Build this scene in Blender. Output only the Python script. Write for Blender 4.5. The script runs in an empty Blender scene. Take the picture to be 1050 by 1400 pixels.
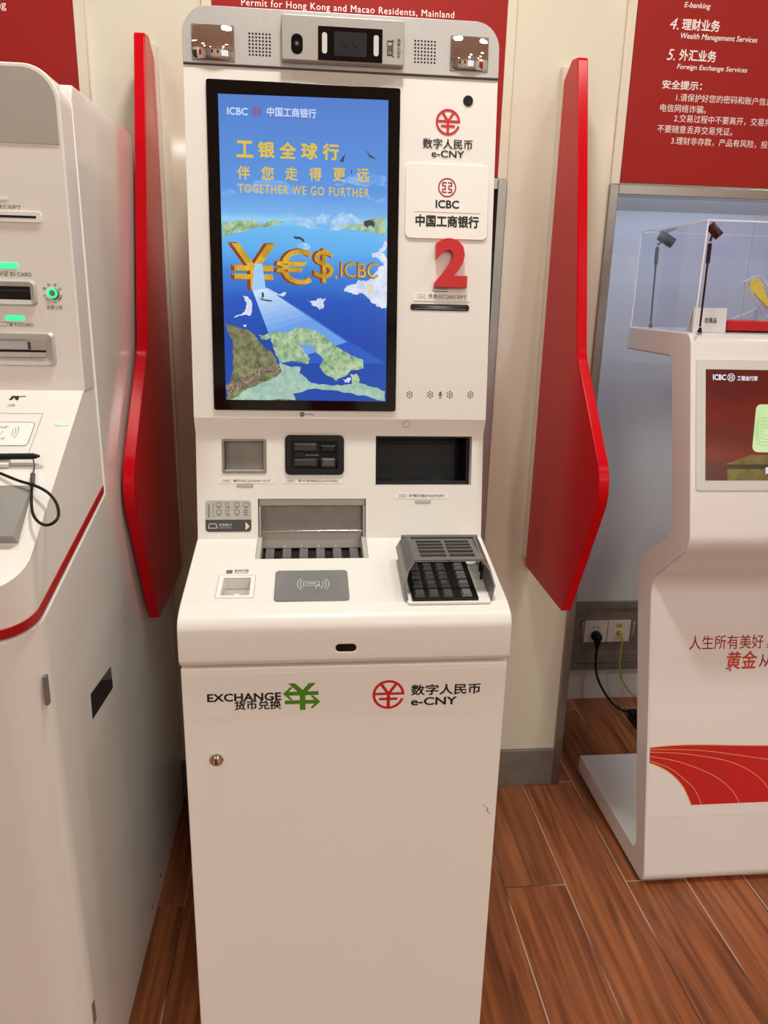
import bpy, bmesh, math, random
from math import sin, cos, pi, radians, sqrt, atan2
from mathutils import Matrix, Vector
random.seed(7)
S = bpy.context.scene
COL = S.collection

# ------------------------------------------------------------------ camera (metres: X right, Y into the wall, Z up)
FPX = 1031.0
dn = Vector((-87., 3575., FPX)).normalized()                 # world down seen by the camera (image x right, y down, z forward)
dp = Vector((-102., -300., FPX)); dp = (dp - dn*dp.dot(dn)).normalized()
rt = dn.cross(dp)
CAMZ = 1.42
CO = Vector((0, 0, CAMZ))
ROWS = (rt, dp, -dn)                                         # world X, Y, Z in camera coordinates
def ray(u, v):
    q = Vector((u-525., v-700., FPX))
    return Vector((ROWS[0].dot(q), ROWS[1].dot(q), ROWS[2].dot(q)))
cam = bpy.data.cameras.new('camera'); co = bpy.data.objects.new('camera', cam); COL.objects.link(co)
cam.sensor_fit = 'VERTICAL'; cam.sensor_height = 36.0; cam.lens = 36.0*FPX/1400.0
cam.clip_start = 0.02; cam.clip_end = 50
cx = Vector((rt.x, dp.x, -dn.x)); cy = -Vector((rt.y, dp.y, -dn.y)); cz = -Vector((rt.z, dp.z, -dn.z))
co.matrix_world = Matrix(((cx.x, cy.x, cz.x, 0), (cx.y, cy.y, cz.y, 0), (cx.z, cy.z, cz.z, CAMZ), (0, 0, 0, 1)))
S.camera = co
# ------------------------------------------------------------------ light
S.view_settings.view_transform = 'Standard'; S.view_settings.look = 'None'
S.view_settings.exposure = 0.0; S.view_settings.gamma = 1.0; S.view_settings.use_curve_mapping = False
w = bpy.data.worlds.new('world'); S.world = w; w.use_nodes = True
w.node_tree.nodes['Background'].inputs[0].default_value = (1.0, 0.88, 0.75, 1)
w.node_tree.nodes['Background'].inputs[1].default_value = 0.12
def area(name, loc, size, power, col, rot=(0, 0, 0), sy=None, shape=None):
    l = bpy.data.lights.new(name, 'AREA'); l.energy = power; l.color = col
    l.shape = shape or ('RECTANGLE' if sy else 'DISK'); l.size = size
    if sy: l.size_y = sy
    o = bpy.data.objects.new(name, l); COL.objects.link(o); o.location = loc; o.rotation_euler = rot
    return o
WARM = (0.975, 1.0, 0.93)
CEIL = 2.9
for lx, ly, lp in ((0.95, 1.05, 5.5), (-1.00, 1.00, 4.5), (2.15, 1.05, 7), (0.10, 0.99, 19), (-1.60, -0.25, 2), (1.70, -0.25, 3),
                   (0.95, -1.60, 10), (-1.55, -1.60, 10), (2.35, -1.60, 9), (1.05, -3.40, 42), (-2.05, -3.40, 38), (3.00, -3.40, 31), (-1.36, -5.20, 18), (1.36, -5.20, 48)):
    area('downlight', (lx, ly, CEIL-.02), 0.24, lp, WARM)
area('niche_strip', (1.20, 1.986, 1.676), 0.85, 1.35, (0.55, 0.70, 1.0), rot=(radians(62), 0, 0), sy=0.012)

# ------------------------------------------------------------------ materials
def srgb(r, g, b):
    f = lambda c: (c/255/12.92) if c/255 <= .04045 else ((c/255+.055)/1.055)**2.4
    return (f(r), f(g), f(b), 1)
def mat(name, col, rough=.4, metal=0., coat=0., spec=.5, trans=0., ior=1.45, noise=None, bump=None, emit=None, es=0.):
    m = bpy.data.materials.new(name); m.use_nodes = True
    nt = m.node_tree; b = nt.nodes['Principled BSDF']
    b.inputs['Base Color'].default_value = col; b.inputs['Roughness'].default_value = rough
    b.inputs['Metallic'].default_value = metal; b.inputs['Coat Weight'].default_value = coat
    b.inputs['Coat Roughness'].default_value = .08
    b.inputs['Specular IOR Level'].default_value = spec; b.inputs['IOR'].default_value = ior
    b.inputs['Transmission Weight'].default_value = trans
    if emit: b.inputs['Emission Color'].default_value = emit; b.inputs['Emission Strength'].default_value = es
    tc = nt.nodes.new('ShaderNodeTexCoord')
    if noise:
        sc, amt = noise
        n = nt.nodes.new('ShaderNodeTexNoise'); n.inputs['Scale'].default_value = sc; n.inputs['Detail'].default_value = 4
        nt.links.new(tc.outputs['Object'], n.inputs['Vector'])
        r = nt.nodes.new('ShaderNodeValToRGB')
        r.color_ramp.elements[0].position = .3; r.color_ramp.elements[1].position = .7
        r.color_ramp.elements[0].color = tuple(c*(1-amt) for c in col[:3])+(1,)
        r.color_ramp.elements[1].color = tuple(min(1, c*(1+amt)) for c in col[:3])+(1,)
        nt.links.new(n.outputs[0], r.inputs[0]); nt.links.new(r.outputs[0], b.inputs['Base Color'])
    if bump:
        sc, st = bump
        n = nt.nodes.new('ShaderNodeTexNoise'); n.inputs['Scale'].default_value = sc
        nt.links.new(tc.outputs['Object'], n.inputs['Vector'])
        bp = nt.nodes.new('ShaderNodeBump'); bp.inputs['Strength'].default_value = st; bp.inputs['Distance'].default_value = .002
        nt.links.new(n.outputs[0], bp.inputs['Height']); nt.links.new(bp.outputs[0], b.inputs['Normal'])
    return m
def glow(name, col, col2=None, scale=30, s=1.0):             # lit pixels of a screen
    m = bpy.data.materials.new(name); m.use_nodes = True; nt = m.node_tree; b = nt.nodes['Principled BSDF']
    b.inputs['Base Color'].default_value = (.004, .004, .005, 1); b.inputs['Roughness'].default_value = .12
    b.inputs['Emission Color'].default_value = col; b.inputs['Emission Strength'].default_value = s
    if col2:
        tc = nt.nodes.new('ShaderNodeTexCoord'); n = nt.nodes.new('ShaderNodeTexNoise')
        n.inputs['Scale'].default_value = scale; n.inputs['Detail'].default_value = 6; n.inputs['Roughness'].default_value = .7
        nt.links.new(tc.outputs['Object'], n.inputs['Vector'])
        r = nt.nodes.new('ShaderNodeValToRGB'); r.color_ramp.elements[0].position = .38; r.color_ramp.elements[1].position = .62
        r.color_ramp.elements[0].color = col; r.color_ramp.elements[1].color = col2
        nt.links.new(n.outputs[0], r.inputs[0]); nt.links.new(r.outputs[0], b.inputs['Emission Color'])
    return m
def glow_ramp(name, stops, axis='Z', wave=0.0, scale=20):
    m = bpy.data.materials.new(name); m.use_nodes = True; nt = m.node_tree; b = nt.nodes['Principled BSDF']
    b.inputs['Base Color'].default_value = (.004, .004, .005, 1); b.inputs['Roughness'].default_value = .12
    tc = nt.nodes.new('ShaderNodeTexCoord'); sp = nt.nodes.new('ShaderNodeSeparateXYZ')
    nt.links.new(tc.outputs['Generated'], sp.inputs[0])
    n = nt.nodes.new('ShaderNodeTexNoise'); n.inputs['Scale'].default_value = scale; n.inputs['Detail'].default_value = 5
    nt.links.new(tc.outputs['Object'], n.inputs['Vector'])
    ma = nt.nodes.new('ShaderNodeMath'); ma.operation = 'MULTIPLY_ADD'; ma.inputs[1].default_value = wave
    nt.links.new(n.outputs[0], ma.inputs[0]); nt.links.new(sp.outputs[axis], ma.inputs[2])
    r = nt.nodes.new('ShaderNodeValToRGB'); e = r.color_ramp.elements
    while len(e) < len(stops): e.new(.5)
    for k, (p, c) in enumerate(stops): e[k].position = p; e[k].color = c
    nt.links.new(ma.outputs[0], r.inputs[0]); nt.links.new(r.outputs[0], b.inputs['Emission Color'])
    b.inputs['Emission Strength'].default_value = 1.0
    return m
WHITE = mat('white_powder_coat', srgb(238, 233, 226), .32, bump=(900, .03))
DOORW = mat('white_door_lit_tone', srgb(246, 241, 234), .38, noise=(2, .015), bump=(900, .03))  # kiosk white raised: light missing on the door put into its colour
TERMW = mat('white_gloss_panel', srgb(233, 228, 222), .16, coat=.4)
TERMF = mat('white_satin_front', srgb(236, 230, 223), .3)
STANDW = mat('white_lacquer', srgb(236, 230, 228), .2, coat=.3)
SILVER = mat('silver_paint', srgb(196, 192, 189), .38, metal=.35, noise=(140, .03))
SILVERD = mat('silver_box_paint', srgb(178, 172, 166), .36, metal=.35)
GREYP = mat('terminal_grey_panel', srgb(176, 168, 158), .35)
STEEL = mat('brushed_steel', srgb(158, 153, 148), .28, metal=1., noise=(8, .08))
DSTEEL = mat('dull_steel', srgb(138, 131, 123), .42, metal=.45, noise=(30, .1))
CHROME = mat('chrome', srgb(215, 212, 208), .12, metal=1.)
MIRROR = mat('mirror', srgb(225, 225, 225), .02, metal=1.)
BLACK = mat('black_plastic', srgb(14, 13, 13), .42, spec=.35)
GBLACK = mat('black_glass', srgb(8, 8, 9), .05, spec=.5)
DGREY = mat('dark_grey_plastic', srgb(74, 72, 70), .4)
MGREY = mat('mid_grey_plastic', srgb(112, 110, 108), .32)
LGREY = mat('light_grey_plastic', srgb(188, 184, 178), .35)
RGREY = mat('card_pad_grey', srgb(124, 123, 122), .22)
RED = mat('red_acrylic', srgb(200, 6, 22), .2, coat=0, spec=.18)
REDS = mat('red_stripe_paint', srgb(176, 22, 24), .3)
SIGN = mat('red_sign_print', srgb(158, 26, 20), .5, spec=.3)
SIGNW = mat('sign_white_ink', srgb(250, 236, 232), .5)
INK = mat('black_ink', srgb(24, 22, 22), .5)
GINK = mat('grey_ink', srgb(95, 90, 85), .5)
WINK = mat('white_ink', srgb(225, 222, 218), .5)
RINK = mat('red_ink', srgb(206, 30, 32), .45)
RBINK = mat('deep_red_ink', srgb(168, 22, 30), .45)
GRINK = mat('green_ink', srgb(78, 140, 20), .45)
GOLDINK = mat('gold_ink', srgb(232, 176, 84), .4)
TRACKINK = mat('track_red_ink', srgb(196, 32, 34), .35, noise=(5, .08))
STICK = mat('white_sticker', srgb(243, 239, 232), .3)
FILM = mat('print_film', srgb(236, 228, 224), .25)
CREAM = mat('cream_lacquered_panel', srgb(226, 219, 199), .16, coat=.6, noise=(1.2, .02))
TRIMW = mat('ivory_trim', srgb(226, 214, 194), .3)
NICHE = mat('niche_white_panel', srgb(214, 214, 216), .3)
PAINT = mat('room_paint', srgb(205, 196, 182), .6)
CEILM = mat('ceiling_paint', srgb(235, 226, 212), .7)
GOLD = mat('gold', srgb(255, 232, 96), .3, metal=.35, bump=(260, .5))
CABLEY = mat('yellow_cable', srgb(196, 170, 30), .4)
GREENLED = mat('green_led', srgb(40, 220, 120), .3, emit=srgb(60, 235, 150), es=1.1)
PITCH = mat('matt_black', srgb(4, 4, 4), .6, spec=.06)
LEDDIM = mat('dim_green_led', srgb(222, 238, 214), .3, emit=srgb(90, 200, 110), es=.12)
OFFWLED = mat('diffuser', srgb(205, 200, 192), .25)
SMOKE = mat('smoked_plastic', srgb(120, 120, 122), .12, trans=.0)
def clear(name, tint, fac):                                   # thin clear acrylic sheet
    m = bpy.data.materials.new(name); m.use_nodes = True; nt = m.node_tree
    nt.nodes.remove(nt.nodes['Principled BSDF']); out = nt.nodes['Material Output']
    t = nt.nodes.new('ShaderNodeBsdfTransparent'); t.inputs[0].default_value = tint
    g = nt.nodes.new('ShaderNodeBsdfGlossy'); g.inputs['Roughness'].default_value = .02; g.inputs[0].default_value = (1, 1, 1, 1)
    f = nt.nodes.new('ShaderNodeFresnel'); f.inputs[0].default_value = 1.49
    a = nt.nodes.new('ShaderNodeMath'); a.operation = 'MULTIPLY'; a.use_clamp = True
    ge = nt.nodes.new('ShaderNodeNewGeometry'); iv = nt.nodes.new('ShaderNodeMath'); iv.operation = 'SUBTRACT'; iv.inputs[0].default_value = 1.0
    nt.links.new(ge.outputs['Backfacing'], iv.inputs[1]); nt.links.new(iv.outputs[0], a.inputs[1])
    x = nt.nodes.new('ShaderNodeMixShader')
    nt.links.new(f.outputs[0], a.inputs[0]); nt.links.new(a.outputs[0], x.inputs[0])
    nt.links.new(t.outputs[0], x.inputs[1]); nt.links.new(g.outputs[0], x.inputs[2]); nt.links.new(x.outputs[0], out.inputs[0])
    return m
ACRYL = clear('clear_acrylic', (.95, .96, .98, 1), .01)
EDGE = mat('acrylic_edge_glint', srgb(246, 248, 255), .2)  # opaque white: glint of clear acrylic edges put into the colour
def floor_mat():
    m = bpy.data.materials.new('wood_plank_tile'); m.use_nodes = True; nt = m.node_tree; N = nt.nodes.new; L = nt.links.new
    b = nt.nodes['Principled BSDF']
    tc = N('ShaderNodeTexCoord'); sp = N('ShaderNodeSeparateXYZ'); L(tc.outputs['Object'], sp.inputs[0])
    su = N('ShaderNodeMath'); su.operation = 'SUBTRACT'; su.inputs[1].default_value = 1.105 - 8.2; L(sp.outputs['Y'], su.inputs[0])
    sv = N('ShaderNodeMath'); sv.operation = 'SUBTRACT'; sv.inputs[1].default_value = .481 - .157*40; L(sp.outputs['X'], sv.inputs[0])
    cb = N('ShaderNodeCombineXYZ'); L(su.outputs[0], cb.inputs[0]); L(sv.outputs[0], cb.inputs[1])
    br = N('ShaderNodeTexBrick'); br.offset = .5; br.offset_frequency = 2
    br.inputs['Scale'].default_value = 1; br.inputs['Brick Width'].default_value = .82; br.inputs['Row Height'].default_value = .157
    br.inputs['Mortar Size'].default_value = .0016; br.inputs['Mortar Smooth'].default_value = .2; br.inputs['Bias'].default_value = 0
    br.inputs['Color1'].default_value = (0, 0, 0, 1); br.inputs['Color2'].default_value = (1, 1, 1, 1)
    L(cb.outputs[0], br.inputs['Vector'])
    mp = N('ShaderNodeMapping'); mp.inputs['Scale'].default_value = (34, 1.6, 1); L(tc.outputs['Object'], mp.inputs[0])
    ad = N('ShaderNodeVectorMath'); ad.operation = 'MULTIPLY_ADD'; ad.inputs[1].default_value = (9, 9, 9)
    L(br.outputs['Color'], ad.inputs[0]); L(mp.outputs[0], ad.inputs[2])
    n = N('ShaderNodeTexNoise'); n.inputs['Scale'].default_value = 1.6; n.inputs['Detail'].default_value = 7; n.inputs['Distortion'].default_value = .6
    L(ad.outputs[0], n.inputs['Vector'])
    r = N('ShaderNodeValToRGB'); e = r.color_ramp.elements
    e[0].position = .3; e[0].color = srgb(100, 52, 26); e[1].position = .72; e[1].color = srgb(172, 103, 60)
    x = e.new(.5); x.color = srgb(142, 80, 44)
    L(n.outputs[0], r.inputs[0])
    hs = N('ShaderNodeHueSaturation'); L(r.outputs[0], hs.inputs['Color'])
    mv = N('ShaderNodeMath'); mv.operation = 'MULTIPLY_ADD'; mv.inputs[1].default_value = .22; mv.inputs[2].default_value = .88
    L(br.outputs['Color'], mv.inputs[0]); L(mv.outputs[0], hs.inputs['Value'])
    mx = N('ShaderNodeMix'); mx.data_type = 'RGBA'; L(br.outputs['Fac'], mx.inputs['Factor'])
    n2 = N('ShaderNodeTexNoise'); n2.inputs['Scale'].default_value = 3.2; L(tc.outputs['Object'], n2.inputs['Vector'])
    r2 = N('ShaderNodeValToRGB'); r2.color_ramp.elements[0].position = .42; r2.color_ramp.elements[1].position = .56
    r2.color_ramp.elements[0].color = srgb(70, 45, 32); r2.color_ramp.elements[1].color = srgb(196, 172, 150)
    L(n2.outputs[0], r2.inputs[0])
    L(hs.outputs[0], mx.inputs['A']); L(r2.outputs[0], mx.inputs['B']); L(mx.outputs['Result'], b.inputs['Base Color'])
    b.inputs['Roughness'].default_value = .33
    bp = N('ShaderNodeBump'); bp.inputs['Strength'].default_value = .25; bp.inputs['Distance'].default_value = .0015; bp.invert = True
    L(br.outputs['Fac'], bp.inputs['Height']); L(bp.outputs[0], b.inputs['Normal'])
    return m
FLOOR = floor_mat()

# ------------------------------------------------------------------ mesh helpers
def roundpoly(pts, seg=6):
    """2-D outline from (x, y[, radius]) corners."""
    out = []; n = len(pts)
    for i, p in enumerate(pts):
        r = p[2] if len(p) > 2 else 0
        P = Vector(p[:2]); A = Vector(pts[i-1][:2]); B = Vector(pts[(i+1) % n][:2])
        if r <= 0: out.append((P.x, P.y)); continue
        u = (A-P).normalized(); v = (B-P).normalized(); c = max(-1, min(1, u.dot(v))); ang = math.acos(c)
        d = min(r/math.tan(ang/2), (A-P).length*.49, (B-P).length*.49); rr = d*math.tan(ang/2)
        ctr = P + (u+v).normalized()*(rr/sin(ang/2)); s = P+u*d; t = P+v*d
        a0 = atan2(s.y-ctr.y, s.x-ctr.x); a1 = atan2(t.y-ctr.y, t.x-ctr.x); da = (a1-a0+pi) % (2*pi) - pi
        for k in range(seg+1):
            a = a0+da*k/seg; out.append((ctr.x+rr*cos(a), ctr.y+rr*sin(a)))
    return out
def rrect(a0, b0, a1, b1, r=0, seg=5):
    a0, a1 = min(a0, a1), max(a0, a1); b0, b1 = min(b0, b1), max(b0, b1)
    return roundpoly([(a0, b0, r), (a1, b0, r), (a1, b1, r), (a0, b1, r)], seg)
def circ(a, b, r, n=20, r2=None, t0=0):
    return [(a+r*cos(t0+2*pi*k/n), b+(r2 or r)*sin(t0+2*pi*k/n)) for k in range(n)]
class Frame:                                                 # a flat face: a along X, b up the face, h out of it
    def __init__(s, o, up):
        s.o = Vector(o); s.x = Vector((1, 0, 0)); s.y = Vector(up).normalized(); s.n = s.x.cross(s.y)
        s.M = Matrix(((s.x.x, s.y.x, s.n.x, s.o.x), (s.x.y, s.y.y, s.n.y, s.o.y), (s.x.z, s.y.z, s.n.z, s.o.z), (0, 0, 0, 1)))
    def at(s, u, v, h=0):                                    # where that spot of the photograph lies on the face
        q = ray(u, v); o = s.o+s.n*h; t = (o-CO).dot(s.n)/q.dot(s.n); d = CO+q*t-o
        return (d.dot(s.x), d.dot(s.y))
    def box(s, u0, v0, u1, v1):
        a = s.at(u0, v0); b = s.at(u1, v1); return (a[0], a[1], b[0], b[1])
    def p(s, a, b, h=0): return s.o+s.x*a+s.y*b+s.n*h
ID = Matrix.Identity(4)
class MB:
    def __init__(s): s.v = []; s.f = []; s.m = []; s.mats = []
    def mi(s, m):
        if m not in s.mats: s.mats.append(m)
        return s.mats.index(m)
    def add(s, vs, fs, m, M=ID):
        k = len(s.v); s.v += [M @ Vector(p) for p in vs]; i = s.mi(m)
        for f in fs: s.f.append([k+j for j in f]); s.m.append(i)
        return s
    def box(s, lo, hi, m, M=ID):
        x0, y0, z0 = lo; x1, y1, z1 = hi
        vs = [(x0, y0, z0), (x1, y0, z0), (x1, y1, z0), (x0, y1, z0), (x0, y0, z1), (x1, y0, z1), (x1, y1, z1), (x0, y1, z1)]
        return s.add(vs, [(3, 2, 1, 0), (4, 5, 6, 7), (0, 1, 5, 4), (1, 2, 6, 5), (2, 3, 7, 6), (3, 0, 4, 7)], m, M)
    def plate(s, pts, h0, h1, m, M=ID, side=None):           # outline in a, b extruded h0..h1
        n = len(pts)
        if sum(pts[i-1][0]*pts[i][1]-pts[i][0]*pts[i-1][1] for i in range(n)) < 0: pts = pts[::-1]
        vs = [(a, b, h0) for a, b in pts]+[(a, b, h1) for a, b in pts]
        s.add(vs, [tuple(range(n, 2*n)), tuple(range(n-1, -1, -1))], m, M)
        k = len(s.v)-2*n; i = s.mi(side or m)
        for j in range(n): s.f.append([k+j, k+(j+1) % n, k+n+(j+1) % n, k+n+j]); s.m.append(i)
        return s
    def flat(s, pts, h, m, M=ID):
        n = len(pts)
        if sum(pts[i-1][0]*pts[i][1]-pts[i][0]*pts[i-1][1] for i in range(n)) < 0: pts = pts[::-1]
        return s.add([(a, b, h) for a, b in pts], [tuple(range(n))], m, M)
    def ring(s, outer, inner, h0, h1, m, M=ID):              # frame between two outlines of equal length
        n = len(outer)
        vs = [(a, b, h1) for a, b in outer]+[(a, b, h1) for a, b in inner]+[(a, b, h0) for a, b in outer]+[(a, b, h0) for a, b in inner]
        fs = []
        for i in range(n):
            j = (i+1) % n
            fs += [(i, j, n+j, n+i), (2*n+i, 2*n+j, j, i), (n+i, n+j, 3*n+j, 3*n+i)]
        return s.add(vs, fs, m, M)
    def bar(s, a, b, wd, h, m, M=ID):                        # flat stroke between two points
        a = Vector(a); b = Vector(b); d = (b-a).normalized(); q = Vector((-d.y, d.x))*wd/2
        return s.flat([tuple(a-q), tuple(b-q), tuple(b+q), tuple(a+q)], h, m, M)
    def line(s, pts, wd, h, m, M=ID):
        for i in range(len(pts)-1): s.bar(pts[i], pts[i+1], wd, h+i*1e-7, m, M)
        return s
    def prism(s, prof, x0, x1, m):                           # outline in (Y, Z) extruded along X
        n = len(prof)
        if sum(prof[i-1][0]*prof[i][1]-prof[i][0]*prof[i-1][1] for i in range(n)) < 0: prof = prof[::-1]
        vs = [(x0, y, z) for y, z in prof]+[(x1, y, z) for y, z in prof]
        fs = [tuple(range(n-1, -1, -1)), tuple(range(n, 2*n))]+[(j, (j+1) % n, n+(j+1) % n, n+j) for j in range(n)]
        return s.add(vs, fs, m)
    def tube(s, path, r, m, seg=10, M=ID, caps=True):
        path = [Vector(p) for p in path]; n = len(path); rs = r if isinstance(r, (list, tuple)) else [r]*n
        vs = []; t0 = (path[1]-path[0]).normalized(); u = t0.orthogonal().normalized()
        for i, p in enumerate(path):
            t = (path[min(i+1, n-1)]-path[max(i-1, 0)])
            t = t.normalized() if t.length > 1e-9 else t0
            u = (u-t*u.dot(t)); u = u.normalized() if u.length > 1e-6 else t.orthogonal().normalized(); q = t.cross(u)
            for k in range(seg):
                a = 2*pi*k/seg; vs.append(p+(u*cos(a)+q*sin(a))*rs[i])
        fs = [(i*seg+k, i*seg+(k+1) % seg, (i+1)*seg+(k+1) % seg, (i+1)*seg+k) for i in range(n-1) for k in range(seg)]
        if caps: fs += [tuple(range(seg-1, -1, -1)), tuple((n-1)*seg+k for k in range(seg))]
        return s.add(vs, fs, m, M)
    def build(s, name, parent=None, bevel=0, smooth=35, seg=2):
        me = bpy.data.meshes.new(name); me.from_pydata([tuple(v) for v in s.v], [], s.f)
        for m in s.mats: me.materials.append(m)
        for p, i in zip(me.polygons, s.m): p.material_index = i
        me.update()
        bm = bmesh.new(); bm.from_mesh(me)
        if bevel or smooth: bmesh.ops.remove_doubles(bm, verts=bm.verts, dist=1e-7)
        bm.to_mesh(me); bm.free()
        if smooth: me.shade_smooth(); me.set_sharp_from_angle(angle=radians(smooth))
        o = bpy.data.objects.new(name, me); COL.objects.link(o)
        if bevel:
            b = o.modifiers.new('bevel', 'BEVEL'); b.width = bevel; b.segments = seg; b.limit_method = 'ANGLE'; b.angle_limit = radians(40)
            b.harden_normals = True
        if parent: adopt(o, parent)
        return o
def adopt(o, parent):                                         # meshes are written in world coordinates
    o.parent = parent
    o.matrix_parent_inverse = Matrix.Translation(parent.location).inverted() if parent.type == 'EMPTY' else Matrix.Identity(4)
def smoothpath(pts, k=6):
    pts = [Vector(p) for p in pts]; out = []
    for i in range(len(pts)-1):
        p0 = pts[max(i-1, 0)]; p1 = pts[i]; p2 = pts[i+1]; p3 = pts[min(i+2, len(pts)-1)]
        for j in range(k):
            t = j/k; out.append(.5*((2*p1)+(p2-p0)*t+(2*p0-5*p1+4*p2-p3)*t*t+(3*p1-p0-3*p2+p3)*t**3))
    out.append(pts[-1]); return out
_glyph = {}
def glyphs(body, bold=0., shear=0., space=1.0, align='LEFT'):
    key = (body, bold, shear, space, align)
    if key not in _glyph:
        cu = bpy.data.curves.new('t', 'FONT'); cu.body = body; cu.offset = bold; cu.shear = shear; cu.space_character = space
        cu.resolution_u = 3; cu.align_x = align; cu.fill_mode = 'FRONT'
        o = bpy.data.objects.new('t', cu); COL.objects.link(o)
        dg = bpy.context.evaluated_depsgraph_get(); me = bpy.data.meshes.new_from_object(o.evaluated_get(dg))
        vs = [(v.co.x, v.co.y) for v in me.vertices]; fs = [tuple(p.vertices) for p in me.polygons]
        bpy.data.objects.remove(o); bpy.data.curves.remove(cu); bpy.data.meshes.remove(me)
        x0 = min(v[0] for v in vs); x1 = max(v[0] for v in vs); y0 = min(v[1] for v in vs); y1 = max(v[1] for v in vs)
        _glyph[key] = (vs, fs, x0, x1, y0, y1)
    return _glyph[key]
def text(mb, body, box, m, M, h=.0006, bold=0., shear=0., space=1.0, ht=None, rot=0, align='LEFT'):
    """box = (a0, b0, a1, b1): the ink fills it. With ht the width follows: box = (a0, b0)."""
    vs, fs, x0, x1, y0, y1 = glyphs(body, 0., shear, space, align)
    if ht: sx = sy = ht/(y1-y0); a0, b0 = box[:2]
    else:
        a0, b0, a1, b1 = box; sx = (a1-a0)/(x1-x0); sy = (b1-b0)/(y1-y0)
    c, s_ = cos(rot), sin(rot)
    for k in ([0] if bold < .006 else range(7)):              # heavier type: the strokes printed over each other
        ox, oy = (0, 0) if k == 0 else (bold*cos(k*pi/3+.3), bold*sin(k*pi/3+.3)); out = []
        for x, y in vs:
            X = (x-x0+ox)*sx; Y = (y-y0+oy)*sy; out.append((a0+X*c-Y*s_, b0+X*s_+Y*c, h+k*1.5e-5))
        mb.add(out, fs, m, M)
    return mb
def ptext(mb, F, body, u0, v0, u1, v1, m, **k):
    """lettering whose lower-left and upper-right corners are at those spots of the face."""
    return text(mb, body, F.box(u0, v0, u1, v1), m, F.M, **k)
def cut(o, cutter):
    md = o.modifiers.new('cut', 'BOOLEAN'); md.operation = 'DIFFERENCE'; md.solver = 'EXACT'; md.object = cutter
    dg = bpy.context.evaluated_depsgraph_get(); me = bpy.data.meshes.new_from_object(o.evaluated_get(dg))
    old = o.data; o.modifiers.remove(md); o.data = me; bpy.data.meshes.remove(old)
    cm = cutter.data; bpy.data.objects.remove(cutter); bpy.data.meshes.remove(cm)
    o.data.shade_smooth(); o.data.set_sharp_from_angle(angle=radians(35))
def jag(poly, amp, n=3, seed=1):
    rnd = random.Random(seed); pts = [tuple(p) for p in poly]
    for _ in range(n):
        q = []
        for i in range(len(pts)):
            a = pts[i]; b = pts[(i+1) % len(pts)]; q.append(a)
            l = sqrt((a[0]-b[0])**2+(a[1]-b[1])**2)
            if l > 1e-9:
                t = rnd.uniform(-1, 1)*amp*l; q.append(((a[0]+b[0])/2-(b[1]-a[1])/l*t, (a[1]+b[1])/2+(b[0]-a[0])/l*t))
        pts = q
    return pts
def setp(o, label, cat, group=None):
    o['label'] = label; o['category'] = cat
    if group: o['group'] = group
    return o
def thing(name, loc, label, cat, group=None):
    o = bpy.data.objects.new(name, None); COL.objects.link(o); o.location = loc; o.empty_display_size = .05
    return setp(o, label, cat, group)
def struct(o): o['kind'] = 'structure'; return o
# emblems ------------------------------------------------------------
def bank_emblem(mb, a, b, r, m, M, h):
    mb.ring(circ(a, b, r, 28), circ(a, b, r*.86, 28), h, h+1e-5, m, M)
    q = r*.56; t = q*.24
    for sx in (-1, 1):
        P = lambda x, y: (a+sx*x*q, b+y*q)
        for k, (p, e) in enumerate([((.14, .88), (1, .88)), ((.88, .88), (.88, .32)), ((.35, .32), (1., .32)), ((.35, .44), (.35, -.44)),
                     ((.35, -.32), (1., -.32)), ((.88, -.32), (.88, -.88)), ((.14, -.88), (1, -.88))]):
            mb.bar(P(*p), P(*e), t, h+k*2e-6, m, M)
def yuan_emblem(mb, a, b, r, m, M, h):
    t = .17*r; pts = []
    n = 40; s0, s1 = 0.0, 2*pi*(1-18/360)
    o = [(a+r*cos(s0+(s1-s0)*k/n), b+r*sin(s0+(s1-s0)*k/n)) for k in range(n+1)]
    i = [(a+(r-t)*cos(s0+(s1-s0)*k/n), b+(r-t)*sin(s0+(s1-s0)*k/n)) for k in range(n+1)]
    for k in range(n): mb.flat([o[k], o[k+1], i[k+1], i[k]], h, m, M)
    mb.bar((a-r*.95, b+.06*r), (a+r*.98, b+.06*r), t, h+1e-5, m, M)
    mb.bar((a-r*.58, b-.3*r), (a+r*.58, b-.3*r), t, h+2e-5, m, M)
    mb.bar((a, b+.1*r), (a, b-r*.92), t*1.25, h+3e-5, m, M)
    mb.bar((a, b+.05*r), (a-r*.5, b+r*.78), t*1.1, h+4e-5, m, M); mb.bar((a, b+.05*r), (a+r*.5, b+r*.78), t*1.1, h+5e-5, m, M)
def lines_label(mb, F, u0, v0, u1, v1, zh, en, m, icon=True):
    """small sticker: icon, characters | english; corners are lower-left and upper-right of the sticker."""
    a0, b0, a1, b1 = F.box(u0, v0, u1, v1)
    mb.plate(rrect(a0, b0, a1, b1, .0008, 2), 0, .0004, STICK, F.M)
    hh = abs(b1-b0); w = a1-a0; y = b0+hh*.28
    x = a0+w*.07
    if icon:
        mb.ring(rrect(x, y, x+w*.14, y+hh*.45, .001, 3), rrect(x+.0006, y+.0006, x+w*.14-.0006, y+hh*.45-.0006, .0008, 3), .0005, .00052, m, F.M)
        mb.bar((x+w*.035, y+hh*.22), (x+w*.105, y+hh*.22), .0008, .00055, m, F.M)
    text(mb, zh+'|'+en, (x+w*.19, b0+hh*.2, x+w*.86, b0+hh*.8), m, F.M, .0006, bold=.008)

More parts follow.
